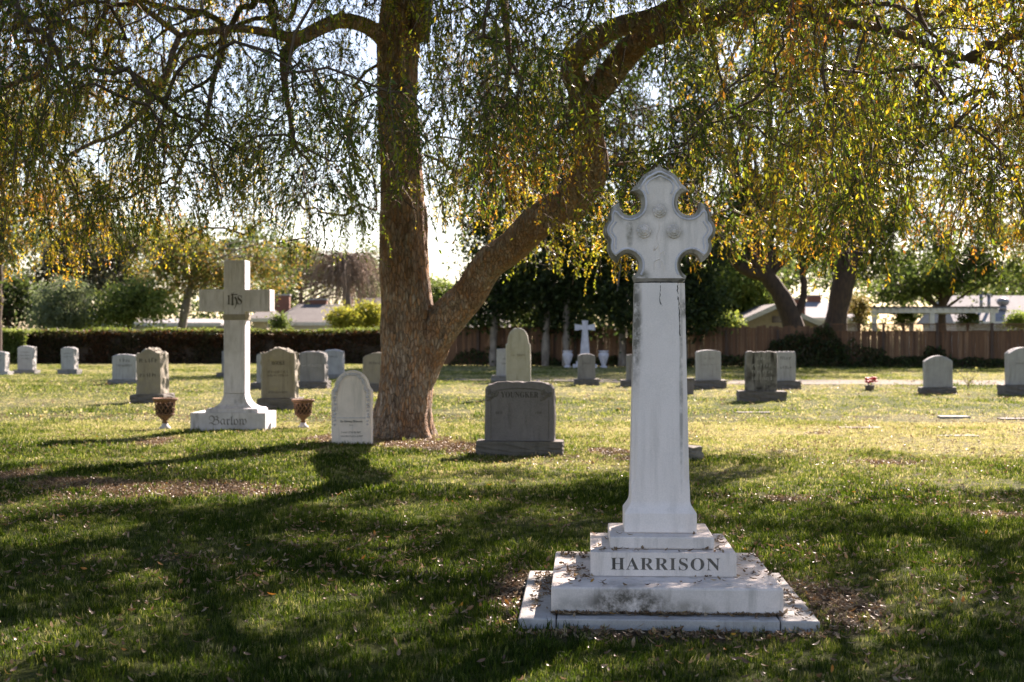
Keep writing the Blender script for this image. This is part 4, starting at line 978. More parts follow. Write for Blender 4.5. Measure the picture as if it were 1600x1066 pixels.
def seg_dist(p, poly):
    a_, b_ = poly, np.roll(poly, -1, 0); ab = b_ - a_; t_ = np.clip(((p[:, None] - a_) * ab).sum(-1) / ((ab ** 2).sum(-1) + 1e-12), 0, 1)
    return np.min(np.linalg.norm(p[:, None] - (a_ + ab * t_[..., None]), axis=-1), axis=1)
def inward(poly, nrm, k):
    """clean inward offset; returns kept points and for each outline vertex the kept point it joins"""
    q = poly - nrm * k; q[:, 1] = np.maximum(q[:, 1], 0); base_ = poly[:, 1] < 1e-6
    keep = (seg_dist(q, poly[~base_] if False else poly) > k * .96) | base_ | (q[:, 1] < .004)
    kept = np.nonzero(keep)[0]; m_ = np.searchsorted(kept, np.arange(len(poly))); m_ = np.clip(m_, 0, len(kept) - 1)
    return q[kept], m_
CH = .021
inn_, mp_ = inward(hol, hn, CH)
bm = bmesh.new(); n = len(hol)
of = [bm.verts.new((x, -HD + CH, z)) for x, z in hol]; ob = [bm.verts.new((x, HD - .01, z)) for x, z in hol]
fi = [bm.verts.new((x, -HD, z)) for x, z in inn_]; bi = [bm.verts.new((x, HD, z)) for x, z in inn_]
def face(vs_, mi):
    u = []
    for v_ in vs_:
        if v_ not in u: u.append(v_)
    if len(u) > 2:
        try: f_ = bm.faces.new(u); f_.material_index = mi
        except ValueError: pass
for i in range(n):
    j = (i + 1) % n
    face((of[i], of[j], ob[j], ob[i]), 1); face((fi[mp_[i]], fi[mp_[j]], of[j], of[i]), 1); face((ob[i], ob[j], bi[mp_[j]], bi[mp_[i]]), 0)
face(fi, 0); face(bi[::-1], 0)
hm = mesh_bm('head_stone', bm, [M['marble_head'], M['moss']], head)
# raised bead round the face, a second one inside each lobe
acc = Acc(); inn2 = np.roll(inn_, -1, 0) - np.roll(inn_, 1, 0); nn2 = np.stack([inn2[:, 1], -inn2[:, 0]], -1); nn2 /= np.linalg.norm(nn2, axis=1, keepdims=True) + 1e-9
for k_, r_b, lobes_only in ((.004, .0065, False), (.024, .0048, True)):
    q, _ = inward(inn_, nn2, k_)
    sel = q[:, 1] > .03
    if lobes_only: sel = (q[:, 1] > .48) | ((np.abs(q[:, 0]) > .235) & (q[:, 1] > .13))
    idx_ = np.nonzero(sel)[0]
    for run in np.split(idx_, np.nonzero((np.diff(idx_) > 1) | (np.linalg.norm(np.diff(q[idx_], axis=0), axis=1) > .06))[0] + 1):
        if len(run) < 4: continue
        p = q[run]; V, Q = tube_np(np.stack([p[:, 0], np.full(len(p), -HD), p[:, 1]], -1), np.full(len(p), r_b), 6); acc.add(V, Q)
acc.build('moulding', M['marble_grey'], head)
def rosette(x, z, r):
    bm = bmesh.new()
    for ring, (k, rr, s) in enumerate(((8, .72, .36), (6, .42, .32), (3, .16, .26))):
        for i in range(k):
            a = 2 * math.pi * i / k + ring * .4
            bmesh.ops.create_icosphere(bm, subdivisions=2, radius=r * s, matrix=Matrix.Translation((x + r * rr * math.cos(a), -HD - .004 - .009 * ring, z + r * rr * math.sin(a))) @ Matrix.Rotation(-a, 4, 'Y') @ Matrix.Diagonal((.78, .5, 1.1, 1)))
    return mesh_bm('carved_rose', bm, M['marble_head'], head, True)
rosette(-.002, (785 - 347) * hs, .038); rosette(-.087, (785 - 472) * hs, .040); rosette(.078, (785 - 474) * hs, .040)
acc = Acc()
for vine in ([(-2, 400), (-4, 450), (-18, 500), (-10, 560), (2, 620), (4, 700)], [(-10, 560), (-36, 590), (-30, 560)], [(0, 610), (26, 590), (30, 620)], [(2, 640), (-34, 660), (-36, 710)], [(3, 650), (24, 670), (30, 720)]):
    p = spline([(x * hs, -HD - .0005, (785 - y) * hs) for x, y in vine], .01); V, Q = tube_np(p, np.full(len(p), .0034), 5); acc.add(V, Q)
acc.build('carved_vine', M['marble_head'], head)
# dark weathered break between head and shaft, running down the face
ck = Acc()
for pl_ in ([(-.115, 1.747), (-.07, 1.7455), (-.03, 1.749), (0, 1.746), (.04, 1.750), (.075, 1.745), (.11, 1.752), (.14, 1.762)], [(.0, 1.745), (.001, 1.70), (-.002, 1.65), (.004, 1.625), (.012, 1.615)], [(.098, 1.745), (.095, 1.70), (.099, 1.66), (.104, 1.58), (.108, 1.45)]):
    p = spline([(x, 0, z) for x, z in pl_], .01)
    yy = np.array([OY3 - .92 * (.160 - (min(z, 1.742) - .66) / 1.085 * .0225) for z in p[:, 2]]); p[:, 1] = np.where(p[:, 2] > 1.7435, np.minimum(yy, OY3 - HD), yy) + .0015
    p[:, 0] += RNG.normal(0, .0016, len(p)); V, Q = tube_np(p, np.abs(RNG.normal(.0016, .0009, len(p))) + .0006, 5); ck.add(V, Q)
ck.build('crack', M['crack'], mon)

# ------------------------------------------------------------------ flush grave markers, flowers, weed
for i, (px, py, wpx, lab) in enumerate(((1494, 653, 46, 'pale flush grave marker in the sunny lawn at right'), (1588, 655, 44, 'flush grave marker at the right edge, farthest row'), (1347, 669, 66, 'dark edged flush grave marker nearest the red flowers'), (1500, 682, 66, 'flush grave marker in the dry grass, nearest row'), (1180, 645, 60, 'flush grave marker in front of the dark streaked headstone'))):
    e, d = stone_root('grave_marker', px, py, .32, lab, 'grave marker', 'flush grave markers'); w = wpx * d / FOC / 2
    box('stone', -w, w, -.15, .15, -.05, .012 if i == 0 else .003, M['granite_pale' if i == 0 else 'granite_base'], e, .006); worn_rows('inscription', [(0, 0, w * 1.2, .03)], M['cut'], e, 0, i).rotation_euler = (R(90), 0, 0)  # dark stone on the lower markers stands in for shadow lines
    e.children[-1].location = (0, 0, .0125 if i == 0 else .0035)
fl, d = stone_root('flower_pot', 1360, 610, .2, 'red flowers in a small pot on the lawn', 'flowers')
fl.scale = (1.05, 1.05, 1.05)
lathe('pot', [(0, -.01), (.10, -.01), (.13, .12), (.14, .13), (.12, .13), (0, .11)], M['granite_dark'], fl)
rn = random.Random(5); acc = Acc(); tips = []
for k in range(13):
    a, r_, z_ = rn.uniform(0, 6.28), rn.uniform(.03, .17), rn.uniform(.20, .32); t_ = (r_ * math.cos(a), r_ * math.sin(a), z_); tips.append(t_)
    V, Q = tube_np([(t_[0] * .2, t_[1] * .2, .1), (t_[0] * .6, t_[1] * .6, z_ * .65), t_], [.005, .004, .004], 4); acc.add(V, Q)
acc.build('stems', M['stem'], fl)
for t_ in tips:
    bm = bmesh.new()
    for j in range(7):
        a = j * 6.28 / 7; bmesh.ops.create_icosphere(bm, subdivisions=1, radius=.032, matrix=Matrix.Translation((t_[0] + .026 * math.cos(a), t_[1] + .026 * math.sin(a), t_[2] + .012 * (j % 2))) @ Matrix.Rotation(-a, 4, 'Z') @ Matrix.Diagonal((1, .7, .8, 1)))
    mesh_bm('blossom', bm, M['petal'], fl, True)
we, d = stone_root('weed', 1515, 606, .3, 'thin pale weed standing near the right headstones', 'weed'); acc = Acc(); rn = random.Random(9); lv = []
for k in range(9):
    a = rn.uniform(0, 6.28); L_ = rn.uniform(.25, .62); tp = (L_ * .7 * math.cos(a), L_ * .3 * math.sin(a), L_)
    p = spline([(0, 0, -.02), (tp[0] * .3, tp[1] * .3, L_ * .5), tp], .08); V, Q = tube_np(p, np.linspace(.008, .003, len(p)), 4); acc.add(V, Q); lv += [q for q in p[2:]]
acc.build('stems', M['dead_twig'], we); lv = np.array(lv * 3) + RNG.normal(0, .03, (len(lv) * 3, 3)); foliage('leaves', lv, RNG.uniform(.04, .09, len(lv)), RNG.uniform(.02, .04, len(lv)), pal(len(lv), [(.2, .22, .08), (.3, .28, .12)]), M['leaf_far'], we)

# ------------------------------------------------------------------ the large elm
TD = 20.6
tree_o = Vector((PX(628, TD), TD, 0))
tree = empty('elm_tree', tree_o, 0, 'large weeping elm with massive leaning limb shading the lawn', 'tree')
T0 = np.array(tree_o)
def limb_pts(rows, step=.18):
    """rows: (px, py, distance, width px)"""
    return spline([(*P(a, b, dd_), w * dd_ / FOC / 2) for a, b, dd_, w in rows], step)
LIMBS = {
 'trunk': [(626, 700, TD, 112), (627, 676, TD, 96), (630, 640, TD, 84), (637, 560, TD, 80), (637, 500, TD, 80), (631, 420, TD, 74), (629, 350, TD, 70), (627, 250, TD, 65), (621, 150, TD, 61), (622, 60, TD, 61), (626, 0, TD, 58), (630, -110, TD, 50), (645, -240, TD - .4, 38), (650, -380, TD - .8, 26), (640, -520, TD - 1, 14)],
 'right': [(652, 600, TD, 50), (668, 545, TD, 60), (692, 505, TD - .1, 58), (735, 455, TD - .3, 51), (771, 405, TD - .6, 48), (834, 354, TD - 1.1, 50), (890, 312, TD - 1.6, 58), (922, 266, TD - 2.0, 56), (925, 220, TD - 2.3, 48), (914, 175, TD - 2.6, 47), (914, 130, TD - 2.9, 50)],
 'right_a': [(914, 150, TD - 2.8, 40), (893, 108, TD - 3.1, 38), (922, 68, TD - 3.6, 34), (964, 43, TD - 4.2, 33), (1020, 26, TD - 5, 30), (1110, -30, TD - 6, 24), (1240, -90, TD - 7.5, 15), (1400, -120, TD - 8.5, 8)],
 'right_b': [(918, 160, TD - 2.8, 44), (938, 138, TD - 3.0, 44), (964, 104, TD - 3.2, 42), (1004, 60, TD - 3.6, 40), (1070, 40, TD - 4.2, 36), (1180, 8, TD - 5, 30), (1300, 28, TD - 6, 20), (1420, 60, TD - 7, 13), (1540, 110, TD - 7.5, 8)],
 'right_c': [(1060, 42, TD - 4, 26), (1150, -60, TD - 3, 22), (1300, -140, TD - 1, 17), (1480, -180, TD + 1, 10)],
 'left': [(612, 78, TD, 34), (590, 52, TD - .3, 32), (560, 36, TD - .6, 30), (530, 33, TD - 1.0, 30), (500, 45, TD - 1.5, 28), (465, 62, TD - 2.0, 27), (430, 57, TD - 2.4, 18), (380, 48, TD - 3, 16), (330, 50, TD - 3.6, 14), (282, 56, TD - 4.2, 13), (262, 104, TD - 4.4, 12), (240, 150, TD - 4.6, 11), (190, 205, TD - 5, 10), (150, 220, TD - 5.2, 8), (108, 242, TD - 5.4, 6)],
 'left_a': [(468, 62, TD - 2, 22), (446, 84, TD - 2.1, 24), (445, 130, TD - 2.3, 14), (450, 180, TD - 2.4, 10), (460, 226, TD - 2.5, 9), (480, 244, TD - 2.6, 7), (494, 268, TD - 2.7, 5)],
 'left_b': [(350, 50, TD - 3.4, 16), (345, 92, TD - 3.5, 14), (328, 140, TD - 3.7, 11), (322, 200, TD - 3.9, 9), (302, 222, TD - 4, 7), (276, 284, TD - 4.1, 4)],
 'left_c': [(282, 56, TD - 4.2, 12), (180, -10, TD - 5, 12), (90, 30, TD - 5.6, 12), (80, 80, TD - 5.8, 12), (58, 118, TD - 6, 12), (0, 140, TD - 6.2, 10), (-80, 190, TD - 6.4, 6)],
 'left_d': [(622, -60, TD, 30), (500, -120, TD - 2, 24), (330, -120, TD - 5, 18), (160, -60, TD - 7.5, 12), (20, 0, TD - 9, 7)],
 'front_a': [(628, -120, TD, 36), (640, -240, TD - 3, 28), (600, -330, TD - 6, 20), (540, -420, TD - 9, 12), (480, -420, TD - 11, 7)],
 'front_b': [(645, -200, TD, 34), (780, -300, TD - 3, 26), (950, -380, TD - 6, 19), (1100, -430, TD - 9, 12), (1200, -480, TD - 11, 7)],
 'mid': [(655, 60, TD, 30), (672, -20, TD - .6, 26), (760, -60, TD - 2, 20), (790, 20, TD - 3, 12), (796, 75, TD - 3.3, 9), (790, 130, TD - 3.4, 7), (783, 170, TD - 3.5, 4)],
 'back': [(640, -160, TD, 32), (600, -300, TD + 2, 22), (620, -430, TD + 4, 12)],
}
nodes, nrad = [], []
for nm, rows in LIMBS.items():
    p = limb_pts(rows, .07 if nm in ('trunk', 'right') else .18)
    if nm.startswith('left'): p[:, 3] *= .78
    if nm != 'trunk':
        p[:, :3] += np.stack([vnoise(p[:, 2] * 3, p[:, 0] * 3, k * 7.0, 5) - .5 for k in range(3)], -1) * .07 * np.clip(np.linspace(-.5, 3, len(p)), 0, 1)[:, None]
    sides = 110 if nm == 'trunk' else (64 if nm == 'right' else 14)
    a = np.arange(sides) * 2 * np.pi / sides
    z = p[:, 2:3]
    big = nm in ('trunk', 'right')
    lob = 1 + (vnoise(np.cos(a)[None] * 1.6 + 3, np.sin(a)[None] * 1.6, z * .7, 3) - .5) * (.26 if big else .2) + (vnoise(np.cos(a)[None] * 5, np.sin(a)[None] * 5, z * 1.3, 8) - .5) * (.11 if big else .08)
    if big: lob = lob + (np.abs(fbm(np.cos(a)[None] * 9, np.sin(a)[None] * 9, z * 1.6, 28, 3) - .5) - .12) * .24 + (fbm(np.cos(a)[None] * 22, np.sin(a)[None] * 22, z * 7, 38, 2) - .5) * .05
    if nm == 'trunk': lob = lob + np.clip(.9 - z, 0, 1) ** 1.7 * (.26 * np.cos(a * 5 + 1.2)[None] + .12 * np.cos(a * 3)[None] + .14)
    if nm == 'trunk': p[0, 2] = -.12
    V, Q = tube_np(p[:, :3], p[:, 3], sides, lob)
    mesh_np('trunk' if nm == 'trunk' else 'limb', V - T0, Q, M['bark'], tree, True)
    use = p[p[:, 2] > 3.0] if nm == 'trunk' else p[len(p) // 6:]
    st2 = 5 if big else 2; nodes.append(use[::st2, :3]); nrad.append(use[::st2, 3])
nodes = [np.array(q) for q in np.vstack(nodes)]; nrad = list(np.concatenate(nrad)); n_fixed = len(nodes); parent = [-1] * n_fixed

SHK = 1 / math.tan(SUN_EL); SDX, SDY = -math.sin(SUN_AZ) * SHK, -math.cos(SUN_AZ) * SHK
def shadow(p): return p[:, 0] + SDX * p[:, 2], p[:, 1] + SDY * p[:, 2]
LIT = [(1350, 762, 200, 18), (1500, 792, 120, 16), (1450, 900, 80, 18), (1200, 862, 80, 12), (1120, 832, 40, 9), (700, 722, 200, 9), (500, 742, 120, 6), (620, 802, 100, 8), (450, 842, 70, 9), (330, 852, 60, 9), (180, 782, 80, 8), (560, 925, 50, 12), (150, 872, 60, 9), (690, 892, 50, 8), (640, 962, 60, 12), (500, 1012, 70, 9), (1350, 1002, 60, 9), (1100, 1032, 80, 8), (760, 852, 60, 8), (300, 766, 200, 9), (480, 945, 95, 26), (380, 980, 60, 14), (90, 835, 100, 24), (10, 800, 60, 24), (230, 902, 70, 15), (560, 762, 110, 8), (330, 778, 70, 9), (700, 792, 90, 9), (770, 752, 110, 9), (850, 800, 60, 8),
       (910, 730, 110, 12), (1250, 850, 70, 16), (1180, 805, 80, 14), (1300, 790, 100, 18), (1430, 862, 80, 22), (1500, 742, 130, 24), (1350, 730, 130, 18), (1550, 820, 70, 24), (838, 925, 30, 36), (700, 985, 80, 14),
       (300, 1044, 100, 12), (860, 1012, 60, 10), (1230, 1022, 50, 10), (130, 690, 160, 14), (60, 662, 90, 14), (300, 722, 160, 6), (640, 733, 80, 6), (600, 860, 50, 12), (1480, 800, 50, 14), (960, 1040, 40, 8), (880, 872, 50, 8), (1230, 960, 26, 26)]
LW = [ell_world(q) for q in LIT]  # sun patches on the ground; strands shading them are cut from the crown
def lit_at(x, y):
    n = fbm(x * 1.7, y * 1.7, 0, 15, 2); r = (fbm(x * 1.25, y * .8, 0, 19, 2) > .70).astype(float)  # noise opens extra crown gaps for fine dapples
    for cx, cy_, rx, ry in LW: r = np.maximum(r, (np.sqrt(((x - cx) / rx) ** 2 + ((y - cy_) / ry) ** 2) < 1.05 + (n - .5) * .9).astype(float))
    return r
# image-plane measured density of the foliage
DPX, DPY = [-300, 100, 300, 500, 700, 900, 1100, 1300, 1500, 1900], [-40, 40, 130, 220, 310, 400, 470]
DEN = np.array([[.8, .9, .9, .9, .8, .8, 1, 1, .95, .8], [.7, .85, .85, .85, .6, .7, 1, 1, .9, .8], [.7, .85, .8, .8, .85, 1, 1, 1, .85, .7], [.6, .75, .6, .75, .95, 1, 1, 1, .85, .7], [.65, .72, .58, .66, .9, 1, 1, 1, .9, .6], [.45, .55, .34, .36, .3, .5, .6, .8, .6, .4], [.1, .1, 0, 0, 0, .12, .1, .2, .12, .1]])
def den(px, py):
    i = np.clip(np.interp(px, DPX, np.arange(len(DPX))), 0, len(DPX) - 1.001); j = np.clip(np.interp(py, DPY, np.arange(len(DPY))), 0, len(DPY) - 1.001)
    a, b = i.astype(int), j.astype(int); fa, fb = i - a, j - b
    return (DEN[b, a] * (1 - fa) + DEN[b, a + 1] * fa) * (1 - fb) + (DEN[b + 1, a] * (1 - fa) + DEN[b + 1, a + 1] * fa) * fb
ENVX = [-500, 0, 60, 130, 200, 260, 330, 400, 480, 560, 600, 640, 690, 740, 790, 840, 880, 940, 1000, 1100, 1200, 1300, 1400, 1450, 1500, 1560, 1620, 2300]
ENVY = [440, 470, 450, 455, 425, 440, 385, 395, 425, 430, 405, 330, 400, 400, 430, 450, 440, 480, 455, 435, 420, 440, 470, 478, 450, 430, 430, 450]
def project(p): return 800 + p[:, 0] / p[:, 1] * FOC, HOR + (EYE - p[:, 2]) / p[:, 1] * FOC
rng = np.random.default_rng(77)
def sample_clusters(n, visible):
    out = []; tot = 0
    while tot < n:
        k = 4000
        if visible:
            dd_ = rng.uniform(8.2, 23, k) ; px = rng.uniform(-420, 2020, k); py = rng.uniform(-60, 470, k)
            ok = rng.random(k) < den(px, py)
            p = np.stack([(px - 800) / FOC * dd_, dd_, EYE - (py - HOR) / FOC * dd_], -1)
            keepd = rng.random(k) < (dd_ / 23) ** 1.2
            ok &= keepd & ~((np.abs(px - 1030) < 130) & (dd_ < 9.2))
        else:
            p = np.stack([rng.uniform(-15, 17, k), rng.uniform(4.5, 31, k), rng.uniform(3.0, 12, k)], -1)
            px, py = project(p); ok = (py < -60)
        hd = np.hypot((p[:, 0] - T0[0] - 1.0) / 1.08, (p[:, 1] - T0[1] + 4.0))
        ok &= (hd < 16.5) & (p[:, 2] < 11.5 - (hd / 16.5) ** 2 * 6.0) & (p[:, 2] > 2.0)
        sx, sy = shadow(p); lim = 19.2 + (fbm(sx * .35, sx * 0, 0, 66) - .5) * 7 + np.where(sx < -2.2, 2.6, 0) - np.clip((sx - 3) * .35, 0, 3)
        ok &= sy < lim
        clump = fbm(p[:, 0] * .55, p[:, 1] * .55, p[:, 2] * .8, 44, 2); ok &= (clump > .40 if visible else clump > .42)
        if not visible: ok &= (sy > 1.5) & (rng.random(k) < np.where((p[:, 0] > 4.0) & (p[:, 1] > 13), .16, 1.0) * np.where(sy > 4.5, 1, .5))
        p = p[ok]; out.append(p); tot += len(p)
    return np.vstack(out)[:n]
NVIS, NUP = 1850, 2250
CLV, CLU = sample_clusters(NVIS, True), sample_clusters(NUP, False)
targets = np.vstack([CLV, CLU]); targets[:, 2] += .35
anch = targets.copy()
# grow branches: nearest clusters first, each joining the closest wood
NP = np.array(nodes); dist0 = np.array([np.min(np.linalg.norm(NP - t, axis=1)) for t in targets]); order = np.argsort(dist0)
cap = 90000; NPb = np.zeros((cap, 3)); NPb[:n_fixed] = NP; nn_ = n_fixed; par = np.full(cap, -1); cnt = np.zeros(cap); paths = []
for t in order:
    q = targets[t]; dvec = NPb[:nn_] - q; dl = np.linalg.norm(dvec, axis=1); cost = dl + .35 * np.clip(-dvec[:, 2], 0, 9); j = int(np.argmin(cost)); a = NPb[j]; L_ = dl[j]
    m_ = a * .45 + q * .55 + np.array([0, 0, .16 * L_]) + rng.normal(0, .07 * L_, 3); s = spline([a, m_, q], .42)
    s[1:-1] += rng.normal(0, .02, s[1:-1].shape)
    ids = [j]
    for pnt in s[1:]:
        NPb[nn_] = pnt; par[nn_] = ids[-1]; ids.append(nn_); nn_ += 1
    paths.append(ids)
    k = ids[-1]
    while k >= n_fixed: cnt[k] += 1; k = par[k]
acc = Acc()
for ids in paths:
    r_ = np.array([.0048 * max(cnt[i], 1) ** .46 if i >= n_fixed else 0 for i in ids]); r_[0] = r_[1] * 1.15 if len(r_) > 1 else .006
    if r_[0] < .012: sd_ = 4
    else: sd_ = 6
    V, Q = tube_np(NPb[ids], r_, sd_); acc.add(V - T0, Q)
br = acc.build('branches', M['twig'], tree)

WOODPX = [np.array([(x, y) for x, y in spline(np.array([(r[0], r[1], 0) for r in LIMBS[k]]), 20)[:, :2] if y > 40]) for k in ('trunk', 'right', 'right_a', 'right_b', 'left', 'left_a', 'left_b')]
def strands(CL, per, nleaf, Lr, spread, leafL, rng):
    n = len(CL) * per; A = np.repeat(CL, per, 0) + rng.normal(0, .10, (n, 3))
    az = rng.uniform(0, 2 * np.pi, n); h = rng.uniform(.15, 1, n) * spread; Ln = rng.uniform(*Lr, n) * rng.uniform(.6, 1.15, n)
    px, py = project(A); dd_ = A[:, 1]
    env = np.interp(px, ENVX, ENVY) - rng.exponential(38, n)
    zmin = EYE - (env - HOR) / FOC * dd_; Ln = np.minimum(Ln, A[:, 2] - zmin)
    tip = A + np.stack([np.cos(az) * h, np.sin(az) * h, -Ln * .6], -1)
    sx, sy = shadow(tip); lit = lit_at(sx, sy)
    ok = (Ln > .14) & ~((lit > 0) & (rng.random(n) < .93)); ok &= sy < 21.5
    tx, ty = project(tip); lim_d = np.full(n, 1e3)
    for seg in WOODPX: lim_d = np.minimum(lim_d, np.min(np.hypot(tx[:, None] - seg[None, :, 0], (ty[:, None] - seg[None, :, 1]) * .6), axis=1))
    ok &= ~((lim_d < 34) & (dd_ < 20.2) & (rng.random(n) < .62))
    ok &= ~((np.abs(tx - 1030) < 125) & (dd_ < 8.8) & (ty > 200))
    if leafL[0] > .08: ok &= ty < -60
    A, az, h, Ln = A[ok], az[ok], h[ok], Ln[ok]; n = len(A)
    dirh = np.stack([np.cos(az), np.sin(az), np.zeros(n)], -1)
    ph = rng.uniform(0, 6.28, (n, 2))
    def pos(t):
        t = t[..., None]; out = A[:, None] + dirh[:, None] * h[:, None, None] * (1 - (1 - t) ** 1.8) + np.array([0, 0, 1.0]) * (.10 * np.sin(np.pi * np.minimum(t * 1.6, 1))[...] - Ln[:, None, None] * t ** 1.45)
        w = .035 * t; return out + np.concatenate([w * np.sin(5 * t + ph[:, None, :1]), w * np.cos(4 * t + ph[:, None, 1:]), 0 * t], -1)
    NS = 3 if leafL[0] > .08 else 5; ts = np.linspace(0, 1, NS)[None].repeat(n, 0); TP = pos(ts)
    # twig tubes, three sided
    ang = np.array([0, 2.09, 4.19]); ring = np.stack([np.cos(ang), np.sin(ang), 0 * ang], -1)
    rad = np.linspace(.0050, .0018, NS)
    TV = TP[:, :, None, :] + ring[None, None] * rad[None, :, None, None]
    b = (np.arange(n) * 3 * NS)[:, None, None, None]; k = np.arange(NS - 1)[None, :, None, None] * 3; s0 = np.array([0, 1, 2]); s1 = np.array([1, 2, 0])
    quad = np.stack([s0, s1, s1 + 3, s0 + 3], -1)[None, None]
    TQ = (b + k + quad).reshape(-1, 4); TV = TV.reshape(-1, 3)
    m = nleaf; tl = np.clip((np.arange(m)[None] + rng.uniform(0, 1, (n, m))) / m * .93 + .07, 0, 1); C = pos(tl); D0 = unit(pos(np.clip(tl + .02, 0, 1.02)) - pos(tl - .02))
    keep = (rng.random((n, m)) < np.clip(Ln / .6, .25, 1)[:, None])
    side = np.where(np.arange(m) % 2 == 0, 1, -1)[None, :, None]
    S = unit(np.cross(D0, rand_dirs(n, rng)[:, None] + np.array([0, 0, .05])))
    D = unit(D0 * .95 + S * side * .85 + rng.normal(0, .32, (n, m, 3)) + np.array([0, 0, -.28]))
    U = unit(np.cross(D, unit(rng.normal(size=(n, m, 3)) + np.array([0, 0, .9]))))
    L_ = rng.uniform(*leafL, (n, m)); 
    # colour: greener high on the strand, yellow and orange towards the tip and in patches
    pn = fbm(C[..., 0] * .5, C[..., 1] * .5, C[..., 2] * .6, 91, 2); pxx = 800 + C[..., 0] / C[..., 1] * FOC
    g = (pn - .5) * 2.7 + (tl - .5) * .75 + rng.normal(0, .22, (n, m)) + np.interp(pxx, [0, 200, 400, 560, 900, 1080, 1250, 1600], [.10, .10, -.12, -.16, -.18, .04, .12, .05])
    stops = np.array([-.9, -.35, .05, .35, .62, .9, 1.3]); pc = np.array([(.035, .06, .012), (.06, .10, .015), (.125, .155, .018), (.23, .21, .022), (.34, .25, .027), (.43, .22, .03), (.42, .15, .05)])
    colr = np.stack([np.interp(g, stops, pc[:, c]) for c in range(3)], -1) * rng.uniform(.75, 1.25, (n, m, 1))
    kf = keep.ravel(); C, D, U, L_, colr = C.reshape(-1, 3)[kf], D.reshape(-1, 3)[kf], U.reshape(-1, 3)[kf], L_.ravel()[kf], colr.reshape(-1, 3)[kf]
    sx, sy = shadow(C); ok = ~((lit_at(sx, sy) > 0) & (rng.random(len(C)) < .95)); qx, qy = project(C); ok &= (L_ < .08) | (qy < -70); C, D, U, L_, colr = C[ok], D[ok], U[ok], L_[ok], colr[ok]
    return TV, TQ, leaf_quads(C, D, U, L_, L_ * rng.uniform(.32, .44, len(C)), colr)
tv, tq, (lv, lf_, lc) = strands(anch[:NVIS], 13, 31, (.22, .78), .72, (.035, .060), rng)
tv2, tq2, (lv2, lf2, lc2) = strands(anch[NVIS:], 8, 16, (.3, .9), .9, (.12, .18), rng)  # upper crown out of frame: oversized leaves, there to cast shade
mesh_np('twigs', np.vstack([tv, tv2]) - T0, np.vstack([tq, tq2 + len(tv)]), M['twig'], tree)
cw = mesh_np('crown', np.vstack([lv, lv2]) - T0, np.vstack([lf_, lf2 + len(lv)]), M['leaf'], tree, False, np.vstack([lc, lc2]))

# ------------------------------------------------------------------ scattered ground cover: grass tufts and fallen leaves
def scatter(name, pts, rot, scl, tint, variants, kind='stuff', label=None):
    me = bpy.data.meshes.new(name); me.vertices.add(len(pts)); me.vertices.foreach_set('co', np.asarray(pts, np.float32).ravel())
    for nm, ty, dat in (('rot', 'FLOAT_VECTOR', rot), ('scl', 'FLOAT', scl), ('tint', 'FLOAT', tint)):
        a = me.attributes.new(nm, ty, 'POINT'); a.data.foreach_set('vector' if ty == 'FLOAT_VECTOR' else 'value', np.asarray(dat, np.float32).ravel())
    o = link(bpy.data.objects.new(name, me))
    ng = bpy.data.node_groups.new(name, 'GeometryNodeTree')
    ng.interface.new_socket('Geometry', in_out='INPUT', socket_type='NodeSocketGeometry'); ng.interface.new_socket('Geometry', in_out='OUTPUT', socket_type='NodeSocketGeometry')
    n = ng.nodes; gi, go, ip, jn = n.new('NodeGroupInput'), n.new('NodeGroupOutput'), n.new('GeometryNodeInstanceOnPoints'), n.new('GeometryNodeJoinGeometry')
    for v in variants:
        oi = n.new('GeometryNodeObjectInfo'); oi.inputs['Object'].default_value = v; oi.inputs['As Instance'].default_value = True
        ng.links.new(oi.outputs['Geometry'], jn.inputs[0])
    def attr(nm, ty): q = n.new('GeometryNodeInputNamedAttribute'); q.data_type = ty; q.inputs[0].default_value = nm; return q.outputs[0]
    e2r = n.new('FunctionNodeEulerToRotation'); ng.links.new(attr('rot', 'FLOAT_VECTOR'), e2r.inputs[0])
    ng.links.new(gi.outputs[0], ip.inputs['Points']); ng.links.new(jn.outputs[0], ip.inputs['Instance']); ip.inputs['Pick Instance'].default_value = True
    ng.links.new(e2r.outputs[0], ip.inputs['Rotation']); ng.links.new(attr('scl', 'FLOAT'), ip.inputs['Scale']); ng.links.new(ip.outputs[0], go.inputs[0])
    o.modifiers.new('scatter', 'NODES').node_group = ng
    return tag(o, label, None, None, kind)
def grass_mat():
    m = N('grass_blade'); at = m.new('ShaderNodeAttribute', attribute_type='INSTANCER', attribute_name='tint'); oi = m.new('ShaderNodeObjectInfo').outputs['Random']
    vc = m.new('ShaderNodeVertexColor'); vc.layer_name = 'Col'; sp = m.new('ShaderNodeSeparateColor'); m.put(sp.inputs[0], vc.outputs[0])
    k = m.math('ADD', at.outputs['Fac'], m.math('MULTIPLY', m.math('SUBTRACT', sp.outputs[0], .5), .55), True)
    k = m.math('ADD', k, m.math('MULTIPLY', m.math('SUBTRACT', oi, .5), .25), True)
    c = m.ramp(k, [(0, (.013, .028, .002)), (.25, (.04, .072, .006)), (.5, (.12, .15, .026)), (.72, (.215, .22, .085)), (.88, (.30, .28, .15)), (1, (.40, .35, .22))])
    m.col(c); m.rough(.6); m.spec(.15)
    tr = m.new('ShaderNodeBsdfTranslucent'); m.put(tr.inputs[0], m.mix(1.0, c, (1.75, 1.72, 1.35), 'MULTIPLY')); mx = m.new('ShaderNodeMixShader'); mx.inputs[0].default_value = .45
    m.put(mx.inputs[1], m.b.outputs[0]); m.put(mx.inputs[2], tr.outputs[0]); m.put(m.out.inputs[0], mx.outputs[0]); return m.m
M['grass'] = grass_mat()
